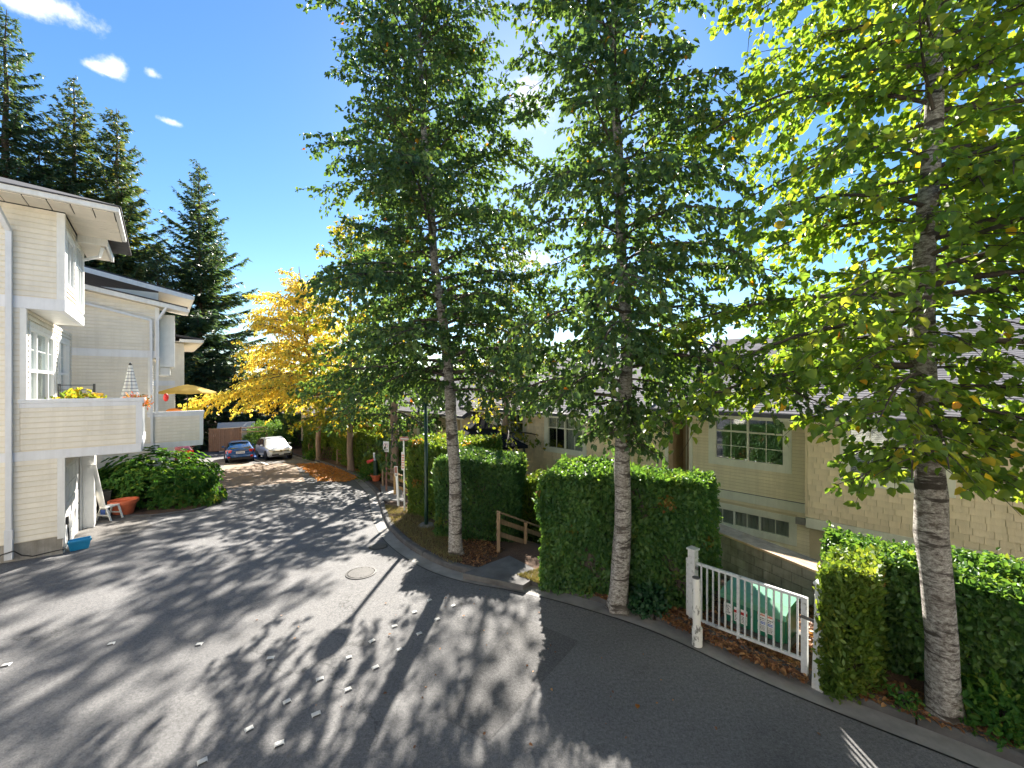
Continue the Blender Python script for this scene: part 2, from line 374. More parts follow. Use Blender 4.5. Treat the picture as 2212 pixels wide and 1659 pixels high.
leaf_mat('needle_blue', [(0, (.026, .066, .050)), (.6, (.048, .102, .064)), (1, (.10, .15, .07))], .35)
leaf_mat('bg_leaf', [(0, (.018, .050, .014)), (.6, (.045, .095, .018)), (1, (.13, .16, .02))], .45)
leaf_mat('dry_leaf', [(0, (.32, .10, .025)), (.4, (.42, .17, .03)), (.7, (.22, .085, .035)), (1, (.52, .30, .06))], .2)
leaf_mat('drift_leaf', [(0, (.46, .19, .05)), (.5, (.54, .27, .07)), (1, (.36, .15, .05))], .2)
leaf_mat('litter', [(0, (.10, .05, .03)), (.5, (.20, .09, .045)), (.8, (.30, .15, .06)), (1, (.42, .24, .10))], .15)
leaf_mat('dry_grass', [(0, (.15, .14, .06)), (.5, (.24, .19, .085)), (.8, (.10, .13, .045)), (1, (.32, .26, .13))], .3, tint=(1.3, 1.2, .7))
leaf_mat('ivy_leaf', [(0, (.010, .045, .018)), (.6, (.020, .075, .030)), (1, (.04, .11, .04))], .3)
leaf_mat('flower', [(0, (.6, .12, .10)), (.5, (.65, .30, .05)), (1, (.10, .16, .03))], .3)

# ------------------------------------------------------------------ foliage tools
def unit(a): return a / np.maximum(np.linalg.norm(a, axis=-1, keepdims=True), 1e-9)
def leaf_arrays(pos, d, n, size, width=.8, curl=.18):
    """two-quad folded leaves: pos (N,3) base, d direction, n normal, size (N,)"""
    N = len(pos); d = unit(d); s = unit(np.cross(d, n)); n = np.cross(s, d)
    S = size[:, None]
    def q(a, b, c): return pos + d * S * a + s * S * b * width + n * S * c
    V = np.stack([q(0, 0, 0), q(.28, .42, curl), q(.68, .36, curl * .7), q(1, 0, -.12), q(.68, -.36, curl * .7), q(.28, -.42, curl)], 1).reshape(-1, 3)
    b = (np.arange(N) * 6)[:, None]
    F = np.stack([b + [0, 3, 2, 1], b + [0, 5, 4, 3]], 1).reshape(-1, 4)
    return V, F
def leaf_obj(name, pos, d, n, size, mat, parent=None, rnd=None, width=.8, curl=.18):
    V, F = leaf_arrays(pos, d, n, size, width, curl)
    if rnd is None: rnd = rng.random(len(pos))
    return np_mesh(name, V, F, MATS[mat], parent, rnd=np.repeat(rnd, 2))
def blade_obj(name, pos, d, n, size, width, mat, parent=None, rnd=None):
    """pointed single blades (needles sprays, grass): a kite of one quad"""
    N = len(pos); d = unit(d); s = unit(np.cross(d, n)); S = size[:, None]; W = np.asarray(width).reshape(-1, 1) * np.ones((N, 1))
    V = np.stack([pos, pos + d * S * .45 + s * W, pos + d * S, pos + d * S * .45 - s * W], 1).reshape(-1, 3)
    F = (np.arange(N) * 4)[:, None] + np.arange(4)
    if rnd is None: rnd = rng.random(N)
    return np_mesh(name, V, F, MATS[mat], parent, rnd=rnd)
def tubes_arrays(paths, n=5):
    Vs, Fs, off = [], [], 0
    ang = np.arange(n) * 2 * np.pi / n; ca, sa = np.cos(ang), np.sin(ang)
    for P, r in paths:
        P = np.asarray(P, float); k = len(P)
        T = np.gradient(P, axis=0); T = unit(T)
        ref = np.where(np.abs(T[:, 2:3]) > .85, np.array([[1., 0, 0]]), np.array([[0, 0, 1.]]))
        X = unit(np.cross(T, ref)); Y = np.cross(X, T)
        V = P[:, None, :] + (X[:, None, :] * ca[None, :, None] + Y[:, None, :] * sa[None, :, None]) * np.asarray(r)[:, None, None]
        i = np.arange(k - 1)[:, None] * n; j = np.arange(n)[None, :]; j2 = (j + 1) % n
        F = np.stack([i + j, i + j2, i + n + j2, i + n + j], -1).reshape(-1, 4) + off
        Vs.append(V.reshape(-1, 3)); Fs.append(F); off += k * n
    return np.concatenate(Vs), np.concatenate(Fs)

def broadleaf(name, label, path, radii, z0, ztop, nprim, rad_fn, leaf, lmat, bark, elev_fn, twigs=9, per=13, droop=.35, group=None, cat='tree', sides=14, seed=1, prim_r=.035, density_fn=None, hang=.55, width=.8, clear=None, singles=0, skirt=None):
    """trunk along path (world points), limbs from z0 to ztop, leaf-sized faces hung along twigs"""
    r = np.random.default_rng(seed)
    path = np.array(path, float); base = path[0].copy(); loc = path - base
    root = empty(name, base, 0, label, cat, group)
    zz = loc[:, 2]; zd = np.linspace(0, zz[-1], 30)
    P = np.stack([np.interp(zd, zz, loc[:, 0]), np.interp(zd, zz, loc[:, 1]), zd], 1)
    wob = .03 * np.stack([np.sin(zd * 1.7 + seed), np.cos(zd * 1.3 + seed), 0 * zd], 1) * (zd[:, None] > .8)
    P = P + wob; rr = np.interp(zd, zz, radii); zf = np.concatenate([[0, .06, .14, .25, .4, .6], zd[1:] if zd[1] > .65 else zd[2:]])
    Pf = np.stack([np.interp(zf, zd, P[:, a]) for a in range(3)], 1); rf = np.interp(zf, zd, rr)
    V, F = tubes_arrays([(Pf, rf)], sides)
    V = V.reshape(len(zf), sides, 3); th = np.arange(sides) * 2 * np.pi / sides
    lobe = 1 + (.30 + .22 * np.cos(5 * th + seed)[None]) * np.exp(-zf / .16)[:, None] + .05 * np.cos(3 * th[None] + zf[:, None] * 1.3 + seed) + r.normal(0, .018, (len(zf), sides))
    for _ in range(7):
        kz, kt = r.uniform(.6, 4.5), r.uniform(0, 6.28); lobe += .22 * np.exp(-((zf[:, None] - kz) / .12) ** 2 - ((np.angle(np.exp(1j * (th[None] - kt)))) / .4) ** 2)
    V = (Pf[:, None] + (V - Pf[:, None]) * lobe[..., None]).reshape(-1, 3)
    tr = np_mesh('trunk', V, F, MATS[bark], root, smooth=True)
    limbs, lp, ld, ln, ls = [], [], [], [], []
    zs = np.sort(z0 + (ztop - z0) * (np.arange(nprim) + r.random(nprim) * .9) / nprim)
    if skirt: zs = np.concatenate([zs, skirt[1] + (skirt[2] - skirt[1]) * r.random(skirt[0])])
    for i, z in enumerate(zs):
        f = max(0, (z - z0) / (ztop - z0))
        p0 = np.array([np.interp(z, zd, P[:, 0]), np.interp(z, zd, P[:, 1]), z])
        az = i * 2.39996 + r.normal(0, .35); e = elev_fn(f) + r.normal(0, .12)
        L = rad_fn(f, az) * (r.uniform(.72, 1.15) if r.random() > .22 else r.uniform(.28, .5))
        if z < z0: L = skirt[3] * r.uniform(.6, 1.2)
        h = np.array([math.cos(az), math.sin(az), 0]); sv = np.array([-h[1], h[0], 0])
        s = np.linspace(0, 1, 8)[:, None]
        bend = r.normal(0, .12)
        Q = p0 + L * (h * math.cos(e) * s + np.array([0, 0, 1]) * (math.sin(e) * s - droop * s ** 2) + sv * bend * s ** 2)
        if clear is not None:                       # prune limbs where they would hang below the crown
            ok = clear(Q + base + np.array([0, 0, -.05])); bad = np.nonzero(~ok[1:])[0]
            if len(bad):
                cut = bad[0] + 1
                if cut < 3: continue
                tt_ = np.linspace(0, (cut - 1) / 7, 8); Q = np.stack([np.interp(tt_, s[:, 0], Q[:, a]) for a in range(3)], 1); L *= (cut - 1) / 7
        limbs.append((Q, prim_r * (1 - .5 * f) * L / 2.5 * np.linspace(1, .12, 8) + .003))
        nt_ = max(3, int(twigs * L / 2.4))
        for k in range(nt_):
            t = .06 + .94 * (k + r.random()) / nt_
            q = np.array([np.interp(t, s[:, 0], Q[:, a]) for a in range(3)])
            tang = unit(Q[min(7, int(t * 7) + 1)] - Q[int(t * 7)])if int(t*7) < 7 else unit(Q[7] - Q[6])
            sg = 1 if k % 2 else -1
            td = unit(tang * .75 + sv * sg * r.uniform(.2, 1.0) + np.array([0, 0, r.normal(-.05, .25)]))
            tl = (.20 + .26 * (1 - t)) * L * r.uniform(.6, 1.2) + .12
            if clear is not None and not clear((q + td * tl * .6 + np.array([0, 0, -.1]) + base)[None])[0]: continue
            u = np.linspace(0, 1, 4)[:, None]
            T = q + td * tl * u + np.array([0, 0, -1]) * .22 * tl * u ** 2
            limbs.append((T, np.linspace(.008, .002, 4)))
            m = max(3, int(per * tl / .6 * r.uniform(.7, 1.2)))
            uu = r.random(m) ** .8
            pos = np.stack([np.interp(uu, u[:, 0], T[:, a]) for a in range(3)], 1) + r.normal(0, .035, (m, 3))
            dd = unit(td)[None] * .55 + r.normal(0, .5, (m, 3)) + np.array([0, 0, -hang])
            nn = r.normal(0, .55, (m, 3)) + np.array([0, 0, .9]) + h * .3
            lp.append(pos); ld.append(dd); ln.append(nn); ls.append(leaf * r.uniform(.65, 1.2, m))
    V, F = tubes_arrays(limbs, 4)
    np_mesh('branches', V, F, MATS['bark_dark'], root, smooth=True)
    lp, ld, ln, ls = np.concatenate(lp), np.concatenate(ld), np.concatenate(ln), np.concatenate(ls)
    if clear is not None:
        keep = clear(lp + base); lp, ld, ln, ls = lp[keep], ld[keep], ln[keep], ls[keep]
    cl = .5 + .5 * np.sin(lp[:, 0] * 2.1 + seed) * np.sin(lp[:, 1] * 1.9 + 1) * np.sin(lp[:, 2] * 1.6 + 2)
    rnd = np.clip(.62 * r.random(len(lp)) + .30 * cl + .08 * r.random(len(lp)), 0, .962)
    odd = r.random(len(lp)) < .005; rnd[odd] = r.uniform(.965, 1, odd.sum())
    pick = np.zeros(len(lp), bool)
    if singles:                                   # the leaves that show largest are pieces of their own
        wp = lp + base; Yw = np.maximum(wp[:, 1], .5); uu_ = CU + wp[:, 0] / Yw * FPX; vv_ = CV - (wp[:, 2] - EYE) / Yw * FPX
        inside = (uu_ > 20) & (uu_ < 2190) & (vv_ > 20) & (vv_ < 1640)
        pick[np.argsort(-np.where(inside, ls / Yw, 0))[:singles]] = True
    c = leaf_obj('crown', lp[~pick], ld[~pick], ln[~pick], ls[~pick], lmat, root, rnd[~pick], width); c['kind'] = 'stuff'
    if singles:
        V1, F1 = leaf_arrays(np.zeros((1, 3)), np.array([[0., 1, 0]]), np.array([[0., 0, 1]]), np.ones(1), width)
        var = []
        for q in (.1, .35, .55, .72, .85, .95):
            t_o = np_mesh('leaf', V1, F1, MATS[lmat], None, rnd=np.full(2, q)); var.append(t_o.data); bpy.data.objects.remove(t_o)
        for i in np.nonzero(pick)[0]:
            d = unit(ld[i]); s = unit(np.cross(d, ln[i])); n_ = np.cross(s, d)
            o = link_mesh('leaf', var[int(rnd[i] * 5.99)], c)
            o.matrix_local = Matrix(((s[0], d[0], n_[0], 0), (s[1], d[1], n_[1], 0), (s[2], d[2], n_[2], 0), (0, 0, 0, 1))) @ Matrix.Scale(float(ls[i]), 4)
            o.location = lp[i]
    return root

def conifer(name, label, base, height, radius, mat='needle', seed=1, group='tall conifers behind the left houses', z0=.08, whorls=42, dens=1.):
    r = np.random.default_rng(seed)
    root = empty(name, base, 0, label, 'tree', group)
    zd = np.linspace(0, height, 12)
    V, F = tubes_arrays([(np.stack([.06 * np.sin(zd), .06 * np.cos(zd * .8), zd], 1), np.linspace(.018 * height, .02, 12))], 9)
    np_mesh('trunk', V, F, MATS['bark_conifer'], root, smooth=True)
    limbs, P, D, N, S, W = [], [], [], [], [], []
    for i in range(whorls):
        f = z0 + (1 - z0) * (i / whorls) ** .92
        z = f * height; n = 5 if f > .8 else 7
        for k in range(n):
            az = 2 * math.pi * k / n + i * 1.1 + r.normal(0, .25)
            L = radius * (1 - f) ** .8 * r.uniform(.5, 1.25) * (1 + .22 * math.sin(2 * az + seed + f * 5)) + .25
            if r.random() < .10 and f < .85: continue
            e = (.55 * f - .12) + r.normal(0, .08)
            h = np.array([math.cos(az), math.sin(az), 0.]); sv = np.array([-h[1], h[0], 0.])
            s = np.linspace(0, 1, 6)[:, None]
            Q = np.array([0, 0, z + r.normal(0, .15)]) + L * (h * s * math.cos(e) + np.array([0, 0, 1.]) * (math.sin(e) * s - .38 * s * (1 - f) + .30 * s ** 2.2))
            limbs.append((Q, np.linspace(.012 * L + .01, .006, 6)))
            m = max(6, int(dens * 15 * L))
            t = r.random(m) ** .75
            pos = np.stack([np.interp(t, s[:, 0], Q[:, a]) for a in range(3)], 1)
            sg = np.where(r.random(m) < .5, -1, 1)[:, None]
            tl = (.22 + .26 * L * (1.15 - t)) * r.uniform(.6, 1.2, m); tl = np.minimum(tl, 1.5)
            dd = h * .8 + sv * sg * r.uniform(.3, 1., (m, 1)) + np.array([0, 0, -1]) * r.uniform(.0, .55, (m, 1))
            P.append(pos); D.append(dd); N.append(np.array([0, 0, 1.]) + r.normal(0, .5, (m, 3))); S.append(tl); W.append(np.minimum(.055 + .09 * tl, .16))
            # short drooping tips along each spray
            m2 = m; j = r.integers(0, m, m2); tt = r.random(m2)[:, None]
            pos2 = pos[j] + unit(dd[j]) * tl[j][:, None] * tt
            P.append(pos2); D.append(unit(dd[j]) * .6 + r.normal(0, .45, (m2, 3)) + np.array([0, 0, -.45])); N.append(r.normal(0, 1, (m2, 3))); S.append(r.uniform(.18, .42, m2)); W.append(r.uniform(.03, .06, m2))
    V, F = tubes_arrays(limbs, 4); np_mesh('branches', V, F, MATS['bark_conifer'], root, smooth=True)
    P, D, N, S, W = (np.concatenate(x) for x in (P, D, N, S, W))
    rad = np.linalg.norm(P[:, :2], axis=1)
    c = blade_obj('crown', P, D, N, S, W, mat, root); c['kind'] = 'stuff'
    return root

def hedge(name, label, foot, ztop, leaf, mat, per_m2, base_z, group=None, spray=False, bulge=.06, seed=1, top_mat=None, round_=.2, cat='hedge', crop=None):
    """clipped hedge over a four-corner footprint; dark inner twigs body with leaf-sized faces all over"""
    r = np.random.default_rng(seed)
    foot = np.array(foot, float); c0 = foot.mean(0)
    root = empty(name, (c0[0], c0[1], base_z), 0, label, cat, group)
    loc = foot - c0; H = ztop - base_z
    def height(p): return H + .05 * np.sin(p[:, 0] * 2.3 + seed) + .045 * np.sin(p[:, 1] * 3.1 + seed * 2) + .03 * np.sin(p[:, 0] * 7.1 + p[:, 1] * 5)
    # inner body
    k = 10; inner = loc * (1 - .22 / np.maximum(np.linalg.norm(loc, axis=1, keepdims=True), .3))
    m = MB(); m.add([(x, y, -.25) for x, y in inner] + [(x, y, H - .16) for x, y in inner], [(3, 2, 1, 0), (4, 5, 6, 7), (0, 1, 5, 4), (1, 2, 6, 5), (2, 3, 7, 6), (3, 0, 4, 7)])
    m.build('inner_twigs', MATS['bark_dark'], root)
    P, D, N = [], [], []
    sgn = 1 if (np.cross(loc[1] - loc[0], loc[2] - loc[1]) > 0) else -1
    for i in range(4):
        a, b = loc[i], loc[(i + 1) % 4]; L = np.linalg.norm(b - a)
        n = int(L * H * per_m2); t = r.random(n); z = r.random(n)
        nrm = np.array([(b - a)[1], -(b - a)[0]]) / L * sgn
        pxy = a + (b - a) * t[:, None]
        lump = bulge * (np.sin(t * L * 3.3 + i + seed) * np.sin(z * H * 2.7 + i * 2) + .5 * np.sin(t * L * 8 + z * 9)) 
        rd = np.maximum(0, z - (1 - round_ / H)) / (round_ / H)
        ee = np.maximum(np.maximum(0, round_ - t * L), np.maximum(0, round_ - (1 - t) * L)) / round_
        off = lump - round_ * .55 * rd ** 2 - round_ * .4 * ee ** 2 + r.normal(0, .045, n) - .045
        pxy = pxy + nrm * off[:, None]
        P.append(np.column_stack([pxy, z * height(pxy)]))
        nn = np.column_stack([np.tile(nrm, (n, 1)), .25 + rd]); N.append(nn + r.normal(0, .45, (n, 3)))
        dd = np.column_stack([np.tile(nrm * .45, (n, 1)), np.full(n, .75 if spray else -.35)]) + r.normal(0, .5 if not spray else .35, (n, 3)); D.append(dd)
    A = abs(np.cross(loc[1] - loc[0], loc[2] - loc[0])) / 2 + abs(np.cross(loc[2] - loc[0], loc[3] - loc[0])) / 2
    n = int(A * per_m2 * 1.2); s, t = r.random(n)[:, None], r.random(n)[:, None]
    pxy = (loc[0] * (1 - s) + loc[1] * s) * (1 - t) + (loc[3] * (1 - s) + loc[2] * s) * t
    P.append(np.column_stack([pxy, height(pxy) + r.normal(0, .055, n) - .04])); N.append(np.array([0, 0, 1.]) + r.normal(0, .5, (n, 3)))
    D.append(r.normal(0, .6, (n, 3)) + np.array([0, 0, .35]))
    P, D, N = np.concatenate(P), np.concatenate(D), np.concatenate(N)
    pat = np.sin(P[:, 0] * 5.1 + seed) * np.sin(P[:, 1] * 4.3 + 1) + .6 * np.sin(P[:, 2] * 6.7 + P[:, 0] * 3)
    keep = ~((pat > .55) & (r.random(len(P)) < np.clip(.75 - P[:, 2] / H, .12, .7))); P, D, N = P[keep], D[keep], N[keep]
    ns = int(A * 7) + 6; si = r.integers(0, len(P), ns)                      # stray shoots
    for q in range(7):
        o3 = unit(N[si] * .5 + np.array([0, 0, .8])) * (.03 * q)
        P = np.concatenate([P, P[si] + o3]); D = np.concatenate([D, r.normal(0, .6, (ns, 3)) + o3 * 8]); N = np.concatenate([N, r.normal(0, 1, (ns, 3))])
    cl = .5 + .5 * np.sin(P[:, 0] * 4 + seed) * np.sin(P[:, 2] * 3.3 + P[:, 1] * 3.7)
    rnd = np.clip(.7 * r.random(len(P)) + .3 * cl, 0, .985)
    dead = (np.sin(P[:, 0] * 3.7 + seed * 3) * np.sin(P[:, 1] * 3.1 + seed) * np.sin(P[:, 2] * 4.4 + 2) > .72) & (r.random(len(P)) < .45); rnd[dead] = r.uniform(.985, 1, dead.sum())
    S = leaf * r.uniform(.6, 1.25, len(P))
    if spray: o = blade_obj('foliage', P, D, N, S, S * .26, mat, root, rnd)
    else: o = leaf_obj('foliage', P, D, N, S, mat, root, rnd, .75)
    o['kind'] = 'stuff'
    return root

# ------------------------------------------------------------------ ground, road, kerb
KERB = [(9.6, -6), (9.2, -2), (8.2, 1.2), (7.0, 3.2), (5.87, 4.6)]
for u, v in ((2000, 1575), (1640, 1440), (1445, 1345), (1290, 1300), (1165, 1266), (1070, 1252), (985, 1238), (930, 1213), (880, 1184), (845, 1150), (829, 1120), (820, 1090), (812, 1064), (780, 1035), (735, 1014), (690, 999), (650, 988)):
    p = ground_at(u, v); KERB.append((p.x, p.y))
KERB += [(KERB[-1][0] - 3, KERB[-1][1] + 3.5)]
KERB = np.array(KERB)
KX = lambda y: np.interp(y, KERB[:, 1], KERB[:, 0])
# dense, slightly smoothed kerb line
_s = np.concatenate([[0], np.cumsum(np.linalg.norm(np.diff(KERB, axis=0), axis=1))]); KLEN = _s[-1]
_sd = np.arange(0, KLEN, .1); _kd = np.stack([np.interp(_sd, _s, KERB[:, i]) for i in range(2)], 1)
_pad = np.concatenate([np.repeat(_kd[:1], 9, 0), _kd, np.repeat(_kd[-1:], 9, 0)])
KD = np.stack([np.convolve(_pad[:, i], np.ones(19) / 19, 'valid') for i in range(2)], 1)
KT = unit(np.gradient(KD, axis=0)); KN = np.stack([KT[:, 1], -KT[:, 0]], 1)       # normal pointing away from the road
def kerb_dist(x, y):
    p = np.stack([np.ravel(x), np.ravel(y)], 1); out_ = np.empty(len(p))
    for i0 in range(0, len(p), 4000):
        q = p[i0:i0+4000]; d = ((q[:, None] - KD[None, ::3]) ** 2).sum(2); j = d.argmin(1) * 3
        out_[i0:i0+4000] = np.sqrt(d.min(1)) * np.sign(((q - KD[j]) * KN[j]).sum(1))
    return out_.reshape(np.shape(x))
def sstep(a, b, x): t_ = np.clip((x - a) / (b - a), 0, 1); return t_ * t_ * (3 - 2 * t_)
def terrain(x, y):
    d = kerb_dist(x, y); z = g(y)
    pad = np.exp(-(((x - 4.7) / 2.0) ** 2 + ((y - 7.3) / 1.9) ** 2) ** 2)
    drop = sstep(2.3, 4.2, d) * (1 - pad)
    return np.where(d > .16, z + .10 * sstep(.1, .2, d) - 1.7 * drop + .012 * np.sin(x * 3.1) * np.sin(y * 2.7), z - .10)
xs = np.concatenate([np.linspace(-400, -48, 12), np.arange(-46, -14, 1.), np.arange(-14, 14, .3), np.arange(14, 50, 1.5), np.linspace(55, 400, 12)])
ys = np.concatenate([np.linspace(-120, -8, 8), np.arange(-6, 2, .8), np.arange(2, 24, .3), np.arange(24, 50, .8), np.linspace(52, 600, 16)])
XX, YY = np.meshgrid(xs, ys); ZZ = terrain(XX, YY)
def grid_faces(ny, nx):
    i = np.arange(ny - 1)[:, None] * nx + np.arange(nx - 1)[None]
    return np.stack([i, i + 1, i + nx + 1, i + nx], -1).reshape(-1, 4)
o = np_mesh('ground', np.stack([XX, YY, ZZ], -1).reshape(-1, 3), grid_faces(len(ys), len(xs)), MATS['soil'], smooth=True); tag(o, kind='structure')
# road: rows of constant distance, from the kerb to well under the houses on the left
ry = np.arange(-6, 38.2, .4); kx = np.interp(ry, KD[:, 1], KD[:, 0]); tcol = np.linspace(0, 1, 46) ** 1.0
RX = kx[:, None] * (1 - tcol) + (-46) * tcol; RYY = np.repeat(ry[:, None], 46, 1)
crown = .03 * np.sin(RX * .35) * np.sin(RYY * .3)
o = np_mesh('road', np.stack([RX, RYY, g(RYY) + 0 * crown], -1).reshape(-1, 3), grid_faces(len(ry), 46)[:, ::-1], MATS['asphalt'], smooth=True); tag(o, kind='structure')
# gutter pan and kerb in cast lengths with open joints
def strip(d0, d1, z0, z1, i0, i1):
    a = KD[i0:i1] + KN[i0:i1] * d0; b_ = KD[i0:i1] + KN[i0:i1] * d1
    V = np.concatenate([np.column_stack([a, g(a[:, 1]) + z0]), np.column_stack([b_, g(b_[:, 1]) + z1])]); n = i1 - i0
    i = np.arange(n - 1); F = np.stack([i, i + n, i + n + 1, i + 1], 1)
    return V, F
kerb_root = empty('kerb', (0, 0, 0)); tag(kerb_root, kind='structure')
gut_root = empty('gutter', (0, 0, 0)); tag(gut_root, kind='structure')
seg = 31
for i0 in range(0, len(KD) - 3, seg):
    i1 = min(i0 + seg, len(KD))
    idx = np.arange(i0, i1); ta = .13 if i0 < 1e9 else 0
    prof = [(-.02, -.05), (.0, .10), (.03, .128), (.15, .132), (.165, .12), (.17, -.08)]
    V = []; 
    for d, z in prof:
        p = KD[idx] + KN[idx] * d
        if True: p[0] += KT[idx[0]] * .008; p[-1] += KT[idx[-1]] * .085
        V.append(np.column_stack([p, g(p[:, 1]) + z]))
    V = np.stack(V, 1); n, k = V.shape[:2]
    F = [(a*k+j, a*k+j+1, (a+1)*k+j+1, (a+1)*k+j) for a in range(n-1) for j in range(k-1)]
    m = MB(); m.v = [tuple(v) for v in V.reshape(-1, 3)]; m.f = F + [tuple(range(k))[::-1], tuple((n-1)*k + j for j in range(k))]
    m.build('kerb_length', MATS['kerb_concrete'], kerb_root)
    V, F = strip(-.36, -.018, .006, .012, i0, min(i1 + 1, len(KD)))
    V[:i1-i0+0][0] += 0
    o = np_mesh('gutter_slab', V, F, MATS['concrete'], gut_root)
    V, F = strip(-.392, -.362, .0045, .0045, i0, min(i1 + 1, len(KD)))
    np_mesh('tar_seam', V, F, MATS['black_rubber'], gut_root)
# ------------------------------------------------------------------ wall tools (all in a house's own frame)
BOARD_CACHE = {}
def board_mesh(L, h, mat, lap=.034):
    key = (round(L, 3), round(h, 4), mat)
    if key not in BOARD_CACHE:                      # lapped board: thin at the top, thick lower lip
        gz = h * .2; m = MB(); m.add([(0,0,gz),(L,0,gz),(L,-lap,gz),(0,-lap,gz),(0,0,h),(L,0,h),(L,-.004,h),(0,-.004,h)],
                        [(0,3,2,1),(4,5,6,7),(3,2,6,7)[::1],(0,4,7,3),(1,2,6,5),(0,1,5,4)])
        BOARD_CACHE[key] = m.mesh('siding_board', MATS[mat])
    return BOARD_CACHE[key]
def spans(x0, x1, z0, z1, openings):
    s = [(x0, x1)]
    for (a, b, c, d) in openings:
        if c < z1 - .01 and d > z0 + .01:
            n = []
            for (p, q) in s:
                if a > p + .01: n.append((p, min(a, q)))
                if b < q - .01: n.append((max(b, p), q))
            s = [(p, q) for p, q in n if q - p > .02]
    return s
def wall(parent, fr, x0, x1, z0, z1, mat, openings=(), thick=.16, name='wall'):
    """plain wall with real openings (x0,x1,z0,z1)"""
    zb = sorted({z0, z1, *[o[2] for o in openings if z0 < o[2] < z1], *[o[3] for o in openings if z0 < o[3] < z1]})
    m = MB()
    for a, b in zip(zb[:-1], zb[1:]):
        for p, q in spans(x0, x1, a, b, openings): m.fbox(fr, p, q, -thick, -.002, a, b)
    return m.build(name, MATS[mat], parent)
def siding(parent, fr, x0, x1, z0, z1, mat, step=.13, openings=(), joined=False, slope=None):
    O, a, n = fr; rz = math.atan2(a[1], a[0]); flip = (a[0]*n[1]-a[1]*n[0]) > 0   # board meshes face -y
    k = max(1, int(round((z1 - z0) / step))); h = (z1 - z0) / k; jm = MB()
    for i in range(k):
        za = z0 + i * h; zb = za + h
        xx1 = x1
        for p, q in spans(x0, xx1, za, zb, openings):
            if slope is not None:
                q = min(q, slope(zb)); 
                if q - p < .1: continue
            if joined: jm.fbox(fr, p, q, 0, .026, za, zb - .2 * h); continue
            cuts = [p, q]
            if q - p > 1.6: cuts.insert(1, p + (q - p) * random.choice([.25, .4, .55, .7]))     # butt joints
            for p_, q_ in zip(cuts[:-1], cuts[1:]):
                e_ = .003 if len(cuts) > 2 else 0
                o = link_mesh('siding_board', board_mesh(round(q_ - p_ - e_, 3), h, mat), parent)
                if flip:
                    o.location = (O[0]+a[0]*q_, O[1]+a[1]*q_, O[2]+za); o.rotation_euler = (0, 0, rz + math.pi)
                else:
                    o.location = (O[0]+a[0]*p_, O[1]+a[1]*p_, O[2]+za); o.rotation_euler = (0, 0, rz)
    if joined: o = jm.build('siding', MATS[mat], parent); o['kind'] = 'stuff'
